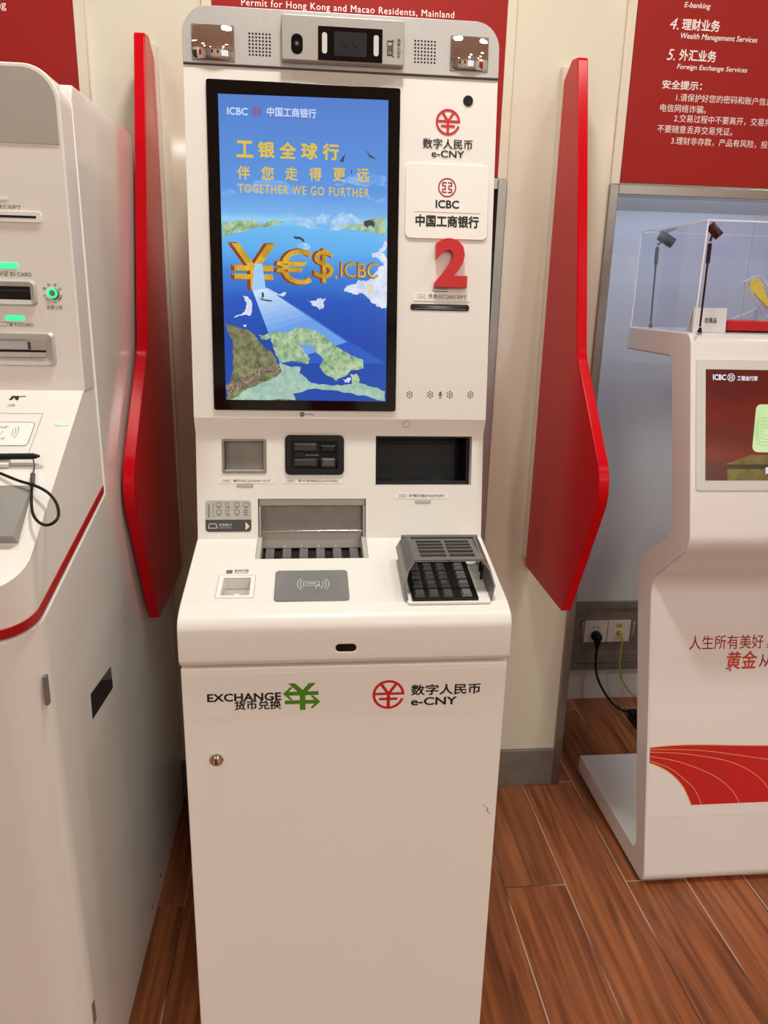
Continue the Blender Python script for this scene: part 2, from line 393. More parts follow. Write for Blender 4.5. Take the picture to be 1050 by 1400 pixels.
# ------------------------------------------------------------------ the room
WY, NY, NZ = 1.926, 2.41, 1.69                                # wall face, back of the niches, top of the niches
mb = MB(); mb.box((-3.2, -7.0, -.05), (3.6, NY+.1, 0), FLOOR); struct(mb.build('floor', smooth=0))
mb = MB(); mb.box((-3.2, -7.0, CEIL), (3.6, NY+.1, CEIL+.05), CEILM); struct(mb.build('ceiling', smooth=0))
mb = MB()
NICHES = [(-1.20, -.487), (-.236, .472), (.727, 1.62)]       # outer edges of the steel frames
mb.box((-3.2, WY, NZ), (3.6, NY+.1, CEIL), CREAM)
edges = [-3.2]+[e for n in NICHES for e in n]+[3.6]
for i in range(0, len(edges), 2): mb.box((edges[i], WY, 0), (edges[i+1], NY+.1, NZ), CREAM)
struct(mb.build('wall_back', smooth=0))
mb = MB()
for x0, x1 in NICHES: mb.box((x0, NY, 0), (x1, NY+.1, NZ), NICHE); mb.box((x0, WY+.03, NZ-.004), (x1, NY, NZ), NICHE)
mb.box((1.395, NY-.002, .0), (1.399, NY, NZ-.004), TRIMW)
struct(mb.build('wall_niche', smooth=0))
mb = MB(); mb.box((-3.25, -7.0, 0), (-3.2, NY+.1, CEIL), PAINT); struct(mb.build('wall_left', smooth=0))
mb = MB(); mb.box((3.6, -7.0, 0), (3.65, NY+.1, CEIL), PAINT); struct(mb.build('wall_right', smooth=0))
mb = MB(); mb.box((-3.2, -7.05, 0), (3.6, -7.0, CEIL), PAINT); struct(mb.build('wall_front', smooth=0))
GLASSY = mat('lit_shopfront', srgb(200, 205, 210), .1, emit=srgb(235, 240, 250), es=.9)
DARKF = mat('dark_door_frame', srgb(40, 38, 38), .4)
mb = MB(); mb.box((1.2, -7.0, .25), (3.2, -6.97, 2.35), GLASSY)
for x in (1.2, 1.86, 2.52, 3.16): mb.box((x, -6.97, .2), (x+.05, -6.93, 2.4), DARKF)
mb.box((1.2, -6.97, 2.35), (3.21, -6.93, 2.41), DARKF); mb.box((1.2, -6.97, .2), (3.21, -6.93, .26), DARKF); struct(mb.build('window_1', smooth=0))
mb = MB(); mb.box((-2.9, -7.0, 0), (-1.9, -6.95, 2.15), DARKF); mb.box((-2.8, -6.95, .1), (-2.0, -6.94, 2.05), GREYP); struct(mb.build('door_1', smooth=0))
mb = MB()
for x0, x1, m in ((-1.6, -1.0, SIGN), (-.8, -.2, TRIMW), (0, .6, SIGN)): mb.box((x0, -7.0, .9), (x1, -6.97, 2.1), m)
mb.box((-3.2, -4.5, .9), (-3.17, -3.5, 2.2), SIGN); mb.box((3.57, -4.0, .9), (3.6, -2.6, 2.2), SIGN); mb.box((-3.2, -2.9, 0), (-3.16, -1.9, 2.1), DARKF)
struct(mb.build('trim_5', smooth=0))
for k, (x0, x1) in enumerate(NICHES):                         # brushed steel frame round each niche
    mb = MB(); fw = .022
    mb.box((x0, WY-.012, 0), (x0+fw, WY+.05, NZ), STEEL); mb.box((x1-fw, WY-.012, 0), (x1, WY+.05, NZ), STEEL)
    mb.box((x0+fw, WY-.012, NZ-fw), (x1-fw, WY+.05, NZ), STEEL)
    struct(mb.build('trim_%d' % (k+1), bevel=.0015))
mb = MB()
for x0, x1 in ((-3.2, NICHES[0][0]), (NICHES[0][1], NICHES[1][0]), (NICHES[1][1], NICHES[2][0]), (NICHES[2][1], 3.6)):
    mb.box((x0, WY-.011, 0), (x1, WY, .122), DSTEEL)
struct(mb.build('baseboard_back', bevel=.002))
mb = MB()                                                     # light strips at the panel joints above the niches
for x in (-.494, -.222, .460, .740):
    mb.box((x-.011, WY-.008, NZ+.001), (x+.011, WY, CEIL), TRIMW)
struct(mb.build('trim_4', bevel=.0015))

# ------------------------------------------------------------------ red signs on the wall
FW = Frame((0, WY-.005, 0), (0, 0, 1))
def sign(x0, x1, label):
    r = thing('wall_sign', ((x0+x1)/2, WY, NZ), label, 'sign', 'red signs on the wall')
    b = MB(); b.plate(rrect(x0, NZ+.006, x1, 2.62), -.005, 0, SIGN, FW.M); b.build('panel', r, smooth=0)
    return r
s1 = sign(.753, 1.50, 'red notice with white numbered services and safety tips above the showcase niche')
def sl(body, u0, v0, u1, v1, **k): mb = MB(); ptext(mb, FW, body, u0, v0, u1, v1, SIGNW, **k); mb.build('lettering', s1, smooth=0)
sl('E-banking', 935, 12.3, 972, 5, bold=.012, shear=.2)
sl('4.', 915, 40, 929, 25, shear=.25); sl('理财业务', 932, 40.7, 985, 28.6, bold=.022)
sl('Wealth Management Services', 930, 54.8, 1036, 51, bold=.012, shear=.2)
sl('5.', 911, 82, 924, 67.5, shear=.25); sl('外汇业务', 928, 82.5, 980, 70.3, bold=.022)
sl('Foreign Exchange Services', 925, 96.2, 1022, 92.7, bold=.012, shear=.2)
sl('安全提示：', 905, 121, 960, 112, bold=.02)
hh = .0155
def row(body, u, v, ht=.0172): a = FW.at(u, v); mb = MB(); text(mb, body, a, SIGNW, FW.M, ht=ht, bold=.004); mb.build('lettering', s1, smooth=0)
row('1.请保护好您的密码和账户信息，谨防', 924, 138.5); row('电信网络诈骗。', 902, 152.5)
row('2.交易过程中不要离开，交易完成后请', 921, 167); row('不要随意丢弃交易凭证。', 898, 181)
row('3.理财非存款，产品有风险，投资需谨慎。', 917, 197.5)
s2 = sign(-.211, .449, 'red sign with white english permit text behind the head of the kiosk')
a = FW.at(330, 6); c = FW.at(621, 18)
w1 = glyphs('Permit for Hong Kong and Macao Residents, Mainland', space=1.12); k1 = (c[0]-a[0])/(w1[3]-w1[2])
for body, x, z in (('Permit for Hong Kong and Macao Residents, Mainland', a[0], 2.018), ('Resident Identity Card, Mainland Travel', None, 2.056), ('Travel Permit for Taiwan Residents', a[0]+.06, 1.981)):
    g = glyphs(body, space=1.12); wd = k1*(g[3]-g[2])
    if x is None: x = c[0]+.012-wd
    mb = MB(); text(mb, body, (x, z, x+wd, z+k1*(g[5]-g[4])), SIGNW, FW.M, bold=.008, space=1.12); mb.build('lettering', s2, smooth=0)
s3 = sign(-1.25, -.506, 'red sign behind the white terminal at the left edge')
mb = MB(); text(mb, 'E-banking', (-.735, 1.985, -.644, 2.004), SIGNW, FW.M, bold=.012); mb.build('lettering', s3, smooth=0)

# ------------------------------------------------------------------ privacy dividers
def divider(x0, x1, xs, label):
    r = thing('privacy_divider', ((x0+x1)/2, WY, .71), label, 'divider', 'red dividers beside the kiosk')
    prof = roundpoly([(1.905, .712), (1.594, .712, .012), (1.428, 1.055, .10), (1.648, 1.30, .09), (1.815, 1.93, .012), (1.86, 1.936, .02), (1.905, 1.905)], 8)
    b = MB(); b.prism(prof, x0, x1, RED); b.build('panel', r, bevel=.0025)
    b = MB(); b.box((xs[0], 1.905, .735), (xs[1], WY, 1.935), TRIMW); q = b.build('mounting_strip', r, bevel=.002); q['label'] = 'ivory strip fixing it to the wall'
    return r
divider(-.360, -.337, (-.362, -.331), 'red wavy divider between the left terminal and the kiosk')
divider(.588, .611, (.583, .613), 'red wavy divider between the kiosk and the showcase stand')

# ------------------------------------------------------------------ the exchange kiosk
KX, X0, X1 = .059, -.206, .324
K = thing('exchange_kiosk', (KX, 1.5, 0), 'white currency exchange kiosk with blue portrait screen and red 2', 'kiosk')
U = Frame((KX, 1.365, 1.21), (0, .11, 1)); R = Frame((KX, 1.345, .98), (0, .167, 1))
T = Frame((KX, 1.12, .935), (0, 1, .2)); Cf = Frame((KX, 1.098, 0), (0, 0, 1)); Ff = Frame((KX, 1.105, 0), (0, 0, 1))
mb = MB(); mb.box((X0+.002, 1.124, .0), (X1-.002, 1.88, .838), WHITE); mb.build('lower_cabinet', K, bevel=.003)
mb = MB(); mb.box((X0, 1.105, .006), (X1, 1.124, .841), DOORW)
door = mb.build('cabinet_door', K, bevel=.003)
a, b = Ff.at(662, 1101); mb = MB()
for k in range(5): mb.plate(circ(a+.006*k/2+random.uniform(-.003, .003), b-.004*k, .0012+.0004*random.random(), 7), 0, .0003, GINK, Ff.M)
mb.build('scuff', door)
a, b = Ff.at(296, 1038); mb = MB()
mb.tube([Ff.p(a, b, 0), Ff.p(a, b, .003), Ff.p(a, b, .004)], [.0118, .0115, .0105], CHROME, 24)
mb.tube([Ff.p(a, b, .0035), Ff.p(a, b, .008), Ff.p(a, b, .0085)], [.0075, .0072, .006], CHROME, 20)
mb.plate(rrect(a-.001, b-.004, a+.001, b+.004), .0085, .0088, BLACK, Ff.M)
q = mb.build('lock', door); q['label'] = 'chrome cam lock'
mb = MB(); mb.plate(rrect(-.2635, .752, .2635, .831, .001), 0, .0006, STICK, Ff.M); ban = mb.build('banner_sticker', K)
mb = MB(); h = .0009
ptext(mb, Ff, 'EXCHANGE', 284, 959.4, 384, 946.4, INK, h=h, bold=.03)
ptext(mb, Ff, '货币兑换', 321, 970.5, 384, 956.5, INK, h=h, bold=.026)
# green yuan of two arrows
g0 = Ff.at(387, 971); g1 = Ff.at(438, 933)
gx = lambda x, y: (g0[0]+(g1[0]-g0[0])*x, g0[1]+(g1[1]-g0[1])*y)
mb.flat([gx(0, .62), gx(.2, .86), gx(.27, .86), gx(.16, .69), gx(.95, .69), gx(.95, .55), gx(.16, .55), gx(.27, .38), gx(.2, .38)], h, GRINK, Ff.M)
mb.flat([gx(1, .3), gx(.8, .06), gx(.73, .06), gx(.84, .23), gx(.05, .23), gx(.05, .37), gx(.84, .37), gx(.73, .54), gx(.8, .54)], h+1e-5, GRINK, Ff.M)
mb.flat([gx(.45, 0), gx(.6, 0), gx(.6, .66), gx(.45, .66)], h+2e-5, GRINK, Ff.M)
mb.flat([gx(.14, 1), gx(.33, 1), gx(.6, .66), gx(.45, .62)], h+3e-5, GRINK, Ff.M)
mb.flat([gx(.88, 1), gx(.69, 1), gx(.45, .62), gx(.6, .62)], h+4e-5, GRINK, Ff.M)
mb.build('exchange_mark', ban, smooth=0); mb = MB()
a, b = Ff.at(531, 950); yuan_emblem(mb, a, b+.001, .0265, RINK, Ff.M, h)
ptext(mb, Ff, '数字人民币', 562, 950.3, 657, 933.6, INK, h=h, bold=.024)
ptext(mb, Ff, 'e-CNY', 562, 964, 624, 952, INK, h=h, bold=.026)
mb.build('currency_mark', ban, smooth=0)
# console
prof = roundpoly([(1.125, .846), (1.106, .847), (1.098, .856, .006), (1.098, .925, .035), (1.135, .938, .03), (1.345, .980), (1.345, .846)], 8)
mb = MB(); mb.prism(prof, X0-.001, X1+.001, WHITE)
console = mb.build('console', K)
c0 = T.box(348, 764, 504, 764)
CA0, CA1 = -.156, .0445
mb = MB(); mb.box((CA0, .157, -.045), (CA1, .30, .05), WHITE, T.M); cut(console, mb.build('c'))
a, b = Cf.at(473, 886)
mb = MB(); mb.plate(rrect(a-.0165, b-.0065, a+.0165, b+.0065, .0064), -.02, .01, WHITE, Cf.M); cut(console, mb.build('c'))
qa = T.box(300, 815, 346, 790); QA = (-.2050, .0405, -.1590, .0935)
mb = MB(); mb.box((QA[0], QA[1], -.028), (QA[2], QA[3], .02), WHITE, T.M); cut(console, mb.build('c'))
bv = console.modifiers.new('bevel', 'BEVEL'); bv.width = .0025; bv.segments = 2; bv.limit_method = 'ANGLE'; bv.angle_limit = radians(50)
mb = MB(); mb.plate(rrect(a-.0162, b-.0062, a+.0162, b+.0062, .0061), -.012, -.0006, GBLACK, Cf.M); mb.build('sensor_window', K)
# upper housing
mb = MB()
prof = roundpoly([(1.345, .978), (1.345+.1905*.167, 1.1705), (1.3645, 1.201, .004), (1.4375, 1.866, .012), (1.78, 1.866), (1.88, 1.70), (1.88, .978)], 6)
mb.prism(prof, X0, X1, WHITE); up = mb.build('upper_housing', K, smooth=0)
bm = bmesh.new(); bm.from_mesh(up.data)
bmesh.ops.remove_doubles(bm, verts=bm.verts, dist=1e-6)
# round the two upper front-view corners
ed = []
for e in bm.edges:
    v0, v1 = e.verts
    if abs(v0.co.x-v1.co.x) < 1e-6 and min(v0.co.z, v1.co.z) > 1.79 and (abs(v0.co.x-X0) < 1e-5 or abs(v0.co.x-X1) < 1e-5) and min(v0.co.z, v1.co.z) > 1.836: ed.append(e)
bm.to_mesh(up.data); bm.free()
mb = MB()
for x, s in ((X0, 1), (X1, -1)):                               # corner cutters: the square minus the quarter round
    r_ = .047; n = 10; pts = [(x-s*.02, 1.90), (x-s*.02, 1.866-r_), (x, 1.866-r_)]
    pts += [(x+s*(r_-r_*cos(t*pi/2/n)), 1.866-r_+r_*sin(t*pi/2/n)) for t in range(1, n)]+[(x+s*r_, 1.866), (x+s*r_, 1.90)]
    Mx = Matrix(((1, 0, 0, 0), (0, 0, -1, 1.4), (0, 1, 0, 0), (0, 0, 0, 1)))
    mb.plate(pts, -.6, .1, WHITE, Mx)
cut(up, mb.build('c', smooth=0))
mb = MB(); mb.box((CA0+.001, -.02, -.03), (CA1, .0738, .05), WHITE, R.M)            # money slot
co_ = (-.2165, .1230, -.1405, .1815); pa_ = (.0625, .0985, .2440, .1905)
mb.box((co_[0], co_[1], -.022), (co_[2], co_[3], .03), WHITE, R.M)                   # coin tray
mb.box((pa_[0], pa_[1], -.10), (pa_[2], pa_[3], .004), WHITE, R.M)                    # money slot
co_ = (-.2165, .1230, -.1405, .1815); pa_ = (.0625, .0985, .2440, .1905)
mb.box((co_[0], co_[1], -.022), (co_[2], co_[3], .03), WHITE, R.M)                   # coin tray
mb.box((pa_[0], pa_[1], -.10), (pa_[2], pa_[3], .004), WHITE, R.M)                    # passport reader
cut(up, mb.build('c', smooth=0))
bv = up.modifiers.new('bevel', 'BEVEL'); bv.width = .002; bv.segments = 2; bv.limit_method = 'ANGLE'; bv.angle_limit = radians(45)
# coin tray
mb = MB(); mb.ring(rrect(co_[0]-.002, co_[1]-.002, co_[2]+.002, co_[3]+.002, .003), rrect(co_[0]+.002, co_[1]+.002, co_[2]-.002, co_[3]-.002, .002), -.001, .0015, DSTEEL, R.M)
mb.plate(rrect(co_[0]+.0005, co_[1]+.0005, co_[2]-.0005, co_[3]-.0005), -.021, -.017, DSTEEL, R.M)
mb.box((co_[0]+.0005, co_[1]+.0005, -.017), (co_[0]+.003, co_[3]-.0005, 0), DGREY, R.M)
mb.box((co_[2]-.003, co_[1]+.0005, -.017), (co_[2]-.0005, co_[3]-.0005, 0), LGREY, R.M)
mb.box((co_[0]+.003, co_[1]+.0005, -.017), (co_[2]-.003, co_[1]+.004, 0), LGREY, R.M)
mb.build('coin_tray', K, smooth=0)
# card reader
ca = (-.1045, .1185, .0035, .1915)
mb = MB(); mb.ring(rrect(*ca, .009), rrect(ca[0]+.011, ca[1]+.011, ca[2]-.011, ca[3]-.011, .003), -.001, .004, BLACK, R.M)
mb.plate(rrect(ca[0]+.01, ca[1]+.01, ca[2]-.01, ca[3]-.01), 0.0003, .0012, GBLACK, R.M); cr = mb.build('card_reader', K, bevel=.001)
mb = MB(); x0, y0, x1, y1 = ca
def wedge(mb, a0, b0, a1, b1, h0, inset, h1, m, M):
    o = [(a0, b0), (a1, b0), (a1, b1), (a0, b1)]; i = [(a0+inset, b0+inset), (a1-inset, b0+inset), (a1-inset, b1-inset), (a0+inset, b1-inset)]
    vs = [(a, b, h0) for a, b in o]+[(a, b, h1) for a, b in i]
    mb.add(vs, [(4, 5, 6, 7), (0, 1, 5, 4), (1, 2, 6, 5), (2, 3, 7, 6), (3, 0, 4, 7)], m, M)
CMG = mat('charcoal_plastic', srgb(48, 46, 45), .3)
wedge(mb, x0+.014, y0+.041, x0+.060, y1-.013, .001, .004, .0055, CMG, R.M)
wedge(mb, x0+.014, y0+.013, x0+.060, y0+.031, .001, .004, .0055, CMG, R.M)
mb.box((x0+.017, y0+.032, .001), (x0+.034, y0+.040, .004), BLACK, R.M)
mb.box((x0+.036, y0+.0345, .0012), (x0+.062, y0+.0375, .0032), DGREY, R.M)
wedge(mb, x0+.064, y0+.041, x1-.014, y1-.018, .001, .003, .004, BLACK, R.M)
wedge(mb, x0+.066, y0+.013, x1-.016, y0+.031, .001, .004, .005, DGREY, R.M)
mb.build('card_mouth', cr, bevel=.0006)
# passport reader
mb = MB(); d = .016
mb.box((pa_[0]+.0005, pa_[1]+.0065, -.095), (pa_[0]+.0025, pa_[3]-.0005, -.001), BLACK, R.M)
mb.box((pa_[0]+.0025, pa_[3]-.003, -.095), (pa_[2]-.006, pa_[3]-.0005, -.001), BLACK, R.M)
mb.box((pa_[0]+.0025, pa_[1]+.0065, -.095), (pa_[2]-.005, pa_[3]-.003, -.088), BLACK, R.M)
mb.box((pa_[0]+.0005, pa_[1]+.0005, -.095), (pa_[2]-.0005, pa_[1]+.0065, -.022), BLACK, R.M)
mb.box((pa_[2]-.006, pa_[1]+.0065, -.095), (pa_[2]-.0005, pa_[3]-.0005, -.022), BLACK, R.M)
pp = mb.build('passport_reader', K, smooth=0)
mb = MB(); Gp = Frame(R.p(0, pa_[1]+.0067, 0), R.n*-1)                                  # scan glass on the floor of the pocket
mb.plate([(pa_[0]+.003, .024), (pa_[2]-.008, .024), (pa_[2]-.008, .085), (pa_[0]+.003, .085)], 0, .0008, GBLACK, Gp.M)
for (ax, w_) in ((-.01+.105, .024), (.06+.115, .028)):
    mb.ring(rrect(ax, .034, ax+w_, .062, .002), rrect(ax+.0012, .0352, ax+w_-.0012, .0608, .002), .0008, .001, GINK, Gp.M)
    for k in range(4): mb.bar((ax+.005+k*.004, .04), (ax+.006+k*.004, .054), .0012, .00105, GINK, Gp.M)
mb.build('scan_glass', pp, smooth=0)
# money slot
mb = MB(); mb.plate(rrect(CA0+.002, .010, CA1-.001, .0732), -.028, -.024, DSTEEL, R.M)
mb.box((CA0+.002, .060, -.024), (CA1-.001, .0732, -.010), SILVERD, R.M)
mb.box((CA0+.002, .0, -.024), (CA0+.006, .060, -.004), SILVERD, R.M); mb.box((CA1-.005, .0, -.024), (CA1-.001, .060, -.004), SILVERD, R.M)
mb.box((CA0+.006, .009, -.024), (CA1-.005, .0125, -.014), CHROME, R.M)
ms = mb.build('money_slot', K, bevel=.0008)
mb = MB(); mb.box((CA0+.006, -.022, -.025), (CA1-.005, .009, -.020), SILVERD, R.M); mb.build('shutter', ms, bevel=.0006)
mb = MB(); mb.box((CA0+.0005, .1575, -.044), (CA1-.0005, .262, -.032), BLACK, T.M)
wv = (CA1-CA0-.012)/12
for k in range(6): mb.box((CA0+.006+wv*(2*k+.5), .163, -.032), (CA0+.006+wv*(2*k+1.5), .262, -.0285), MGREY, T.M)
mb.box((CA0+.0005, .1575, -.032), (CA0+.008, .235, -.0005), LGREY, T.M); mb.box((CA1-.008, .1575, -.032), (CA1-.0005, .235, -.0005), LGREY, T.M)
for k in range(4): mb.box((CA0+.049+.031*k, .205, -.0285), (CA0+.052+.031*k, .209, -.004), LGREY, T.M)
mb.build('note_tray', ms, smooth=0)
# stickers and lamps on the recessed panel
def lamp(F, u, v, hw=.0150, hb=.0022):
    a, b = F.at(u, v); mb = MB(); mb.plate(rrect(a-hw, b-hb, a+hw, b+hb, hb*.98), 0, .0008, GINK, F.M)
    mb.plate(rrect(a-hw+.0008, b-hb+.0008, a+hw-.0008, b+hb-.0008, hb*.6), .0008, .0014, OFFWLED, F.M); return mb.build('indicator_lamp', K)
for u, v in ((335, 664), (578, 686)): lamp(R, u, v)
lamp(U, 602, 397, .0140, .0022)
def sticker(F, *a):
    mb = MB(); lines_label(mb, F, *a, GINK); return mb.build('slot_label', K, smooth=0)
sticker(R, 299, 661, 375, 654, '硬币出口', 'COIN OUT'); sticker(R, 386, 661, 468, 654, '读卡/发钱包', 'Card/Wallet')
sticker(R, 540, 682, 613, 674, '护照扫描', 'PASSPORT'); sticker(U, 565, 411, 643, 401, '凭条出口', 'RECEIPT')
i0 = (-.2505, .0130, -.1675, .0712); mb = MB()
mb.plate(rrect(*i0, .006), 0, .0005, LGREY, R.M)
mb.plate(roundpoly([(i0[0], i0[1], .006), (i0[2], i0[1], .006), (i0[2], i0[1]+.0225), (i0[0], i0[1]+.0225)]), .0002, .0007, DGREY, R.M)
ig = mb.build('instruction_plate', K); mb = MB()
mb.flat([(i0[2]-.0105, i0[1]+.0025), (i0[2]-.003, i0[1]+.010), (i0[2]-.0105, i0[1]+.0185)], .0009, WINK, R.M)
text(mb, '存取款口', (i0[0]+.024, i0[1]+.0105, i0[0]+.047, i0[1]+.0155), WINK, R.M, .0009); text(mb, 'CASH IN/OUT', (i0[0]+.024, i0[1]+.0065, i0[0]+.047, i0[1]+.0085), WINK, R.M, .0009)
mb.line([(i0[0]+.005, i0[1]+.007), (i0[0]+.021, i0[1]+.007), (i0[0]+.019, i0[1]+.015), (i0[0]+.007, i0[1]+.015), (i0[0]+.005, i0[1]+.007)], .0011, .0009, WINK, R.M)
for k in range(4):
    for j in range(2):
        x = i0[0]+.020+.0165*k; y = i0[1]+.0335+.0135*(1-j)
        if (k, j) == (3, 1):
            for q in range(3): mb.bar((x, y+.006-.004*q), (x+.008, y+.006-.004*q), .0012, .0009, GINK, R.M)
            continue
        mb.line([(x, y), (x+.009-.003*(k == 1), y), (x+.009-.003*(k == 1), y+.0065), (x, y+.0065), (x, y)], .0007, .0009, GINK, R.M)
        mb.bar((x+.002, y-.0025), (x+.007, y-.0025), .0014, .0009, GINK, R.M)
mb.bar((i0[0]+.0145, i0[1]+.0255), (i0[0]+.0145, i0[1]+.053), .0006, .0009, GINK, R.M)
text(mb, '请\n整\n理\n钞\n票', (i0[0]+.0045, i0[1]+.0275, i0[0]+.0085, i0[1]+.0515), GINK, R.M, .0009)
mb.build('lettering', ig, smooth=0)
# card pad, QR window on the console top
mb = MB(); mb.plate(rrect(-.1185, .0205, .0045, .1130, .007), 0, .0022, RGREY, T.M); cp = mb.build('card_pad', K, bevel=.0008)
mb = MB(); cx_, cy_ = -.0545, .0690; h = .0024
for s_ in (-1, 1):
    for k in range(3):
        rr = .007+.0048*k; arc = [(cx_+s_*(.010+rr*cos(t)), cy_+rr*1.25*sin(t)) for t in [-.95+1.9*j/10 for j in range(11)]]
        mb.line(arc, .0009, h, WINK, T.M)
mb.line([(cx_-.012, cy_-.005), (cx_+.010, cy_-.005), (cx_+.010, cy_+.007), (cx_-.012, cy_+.007), (cx_-.012, cy_-.005)], .0008, h, WINK, T.M)
text(mb, 'CARD', (cx_-.009, cy_-.001, cx_+.005, cy_+.004), WINK, T.M, h)
mb.line([(cx_+.004, cy_-.014), (cx_+.007, cy_-.002), (cx_+.009, cy_-.002), (cx_+.010, cy_-.008), (cx_+.014, cy_-.009), (cx_+.014, cy_-.016)], .0008, h+1e-5, WINK, T.M)
mb.build('lettering', cp, smooth=0)
mb = MB(); mb.ring(rrect(-.2125, .0335, -.1520, .1000, .001), rrect(*QA, .0005), 0, .0008, STICK, T.M)
mb.plate(rrect(QA[0]+.0005, QA[1]+.0005, QA[2]-.0005, QA[3]-.0005), -.027, -.022, LGREY, T.M)
mb.tube([T.p(-.182, .068, -.022), T.p(-.182, .068, -.017)], .0045, WHITE, 12)
qs = mb.build('code_scanner', K)
mb = MB()
mb.line([(-.213, .033), (-.1515, .033), (-.1515, .1005), (-.213, .1005), (-.213, .033)], .0005, .0009, GINK, T.M)
for k in range(3): mb.bar((-.2025, .1095+.004*k), (-.192, .1095+.004*k), .0026, .0004, INK, T.M)
text(mb, '条码扫描', (-.189, .1135, -.165, .121), GINK, T.M, .0004, bold=.01); text(mb, 'BARCODE', (-.189, .108, -.165, .1115), GINK, T.M, .0004)
mb.build('lettering', qs, smooth=0)
# keypad with hood
PP = bpy.data.objects.new('pin_pad', None)
mb = MB(); mb.plate(rrect(.098, .006, .236, .142, .004), 0, .004, STICK, T.M)
mb.plate(rrect(.106, .010, .216, .128, .002), .004, .008, BLACK, T.M); pad = mb.build('pin_pad', K, bevel=.0008)
for r_ in range(4):
    for c_ in range(4):
        a = .111+.0235*c_+(.008 if c_ == 3 else 0); b = .016+.0275*r_; mb = MB()
        wedge(mb, a, b, a+.017, b+.019, .008, .002, .0125, DGREY if c_ < 3 else MGREY, T.M); mb.build('key', pad)
mb = MB(); hm = MGREY
def lath(side):                                               # curved side shield from the pad up to the roof
    s = side; pts = []
    prof = [(.000, .0), (-.006, .025), (.000, .045), (.012, .060)]
    edge = [(.012, .150), (.020, .150), (.036, .142), (.046, .128)]   # front and back reach at those heights
    base = .098 if s < 0 else .238
    for th in (0, 1):
        for (dx, hh_), (f, bk) in zip(prof, edge):
            xx = base+(dx if s < 0 else -dx)+(th*.003 if s < 0 else -th*.003)
            pts.append((xx, f, hh_)); pts.append((xx, bk, hh_))
    fs = []
    for k in range(3):
        q = 2*k; fs += [(q, q+1, q+3, q+2), (8+q, 8+q+2, 8+q+3, 8+q+1), (q, q+2, 8+q+2, 8+q), (q+1, 8+q+1, 8+q+3, q+3)]
    fs += [(0, 8, 9, 1), (6, 7, 15, 14)]
    return pts, fs
for sd in (-1, 1):
    p_, f_ = lath(sd); mb.add(p_, f_, hm, T.M)
mb.box((.100, .142, .004), (.236, .150, .050), hm, T.M)
ra0, ra1, rb0, rb1 = .110, .227, .044, .128
def slab(a0, a1, b0, b1):
    hz = lambda b: .060-(b-.085)*.10-abs(b-.085)*.05
    vs = [(a0, b0, hz(b0)), (a1, b0, hz(b0)), (a1, b1, hz(b1)), (a0, b1, hz(b1))]
    vs += [(x, y, z-.003) for x, y, z in vs]
    mb.add(vs, [(0, 1, 2, 3), (7, 6, 5, 4), (0, 4, 5, 1), (1, 5, 6, 2), (2, 6, 7, 3), (3, 7, 4, 0)], hm, T.M)
slab(ra0, .122, rb0, rb1); slab(.214, ra1, rb0, rb1); slab(.166, .171, rb0, rb1)
for k in range(6):
    b0 = [.044, .066, .080, .094, .108, .122][k]; b1 = [.055, .069, .083, .097, .111, .128][k]
    slab(.122, .166, b0, b1); slab(.171, .214, b0, b1)
mb.flat([(.107, .0425), (.229, .0425), (.222, .0405), (.114, .0405)], .0605, hm, T.M)
for k in range(2):                                            # stiffening ribs inside the right shield
    mb.tube([T.p(.229-.003*k, .075-.025*k, .02), T.p(.229-.003*k, .075-.025*k, .046)], .0022, BLACK, 8)
q = mb.build('hood', pad, bevel=.0006, smooth=50); q['label'] = 'grey slotted keypad hood'
# header
hb0 = .5735
hp = roundpoly([(-.265, hb0), (.265, hb0), (.265, .632, .046), (.214, .6305)], 8)
hp = roundpoly([(-.265, hb0), (.265, hb0), (.265, .6610, .047), (-.265, .6610, .047)], 10)
mb = MB(); mb.plate(hp, -.0005, .0035, SILVER, U.M); mb.build('header_panel', K, bevel=.0012)
mb = MB(); mb.plate(rrect(-.265, hb0-.0022, .265, hb0), 0, .0008, DGREY, U.M); mb.build('header_seam', K, smooth=0)
def fp(u, v, h=.0035): return U.at(u, v, h)
for u0, v0, u1, v1 in ((264, 80, 319, 37), (616, 95, 667, 53)):
    a0, b0 = fp(u0, v0); a1, b1 = fp(u1, v1); mb = MB()
    mb.ring(rrect(a0-.0015, b0-.0015, a1+.0015, b1+.0015, .001, 2), rrect(a0+.0015, b0+.0015, a1-.0015, b1-.0015, .001, 2), .003, .0048, DSTEEL, U.M)
    N = 8; vs = []; fs = []                                     # convex mirror
    for i in range(N+1):
        for j in range(N+1):
            s_, t_ = i/N*2-1, j/N*2-1; vs.append((a0+(a1-a0)*i/N, b0+(b1-b0)*j/N, .0030+.011*(2-s_*s_-t_*t_)/2))
    fs = [(i*(N+1)+j, (i+1)*(N+1)+j, (i+1)*(N+1)+j+1, i*(N+1)+j+1) for i in range(N) for j in range(N)]
    mb.add(vs, fs, MIRROR, U.M); q = mb.build('convex_mirror', K, smooth=60)
for u0, v0, u1, v1 in ((339, 77, 371, 45), (565, 87, 597, 55)):
    a0, b0 = fp(u0, v0); a1, b1 = fp(u1, v1); mb = MB()
    for i in range(7):
        for j in range(7): mb.plate(circ(a0+(a1-a0)*(i+.5)/7, b0+(b1-b0)*(j+.5)/7, .0017, 10), .0034, .0037, BLACK, U.M)
    mb.build('speaker_grille', K, smooth=0)
cb = (-.1030, .5805, .1000, .6500); hc = .016
mb = MB(); mb.plate(rrect(*cb, .003), .003, hc, SILVERD, U.M); cbx = mb.build('camera_box', K, bevel=.002)
mb = MB(); a, b = U.at(406, 60, hc); mb.plate(rrect(a-.0095, b-.0155, a+.0095, b+.0155, .0094, 8), hc-.001, hc+.0006, GBLACK, U.M)
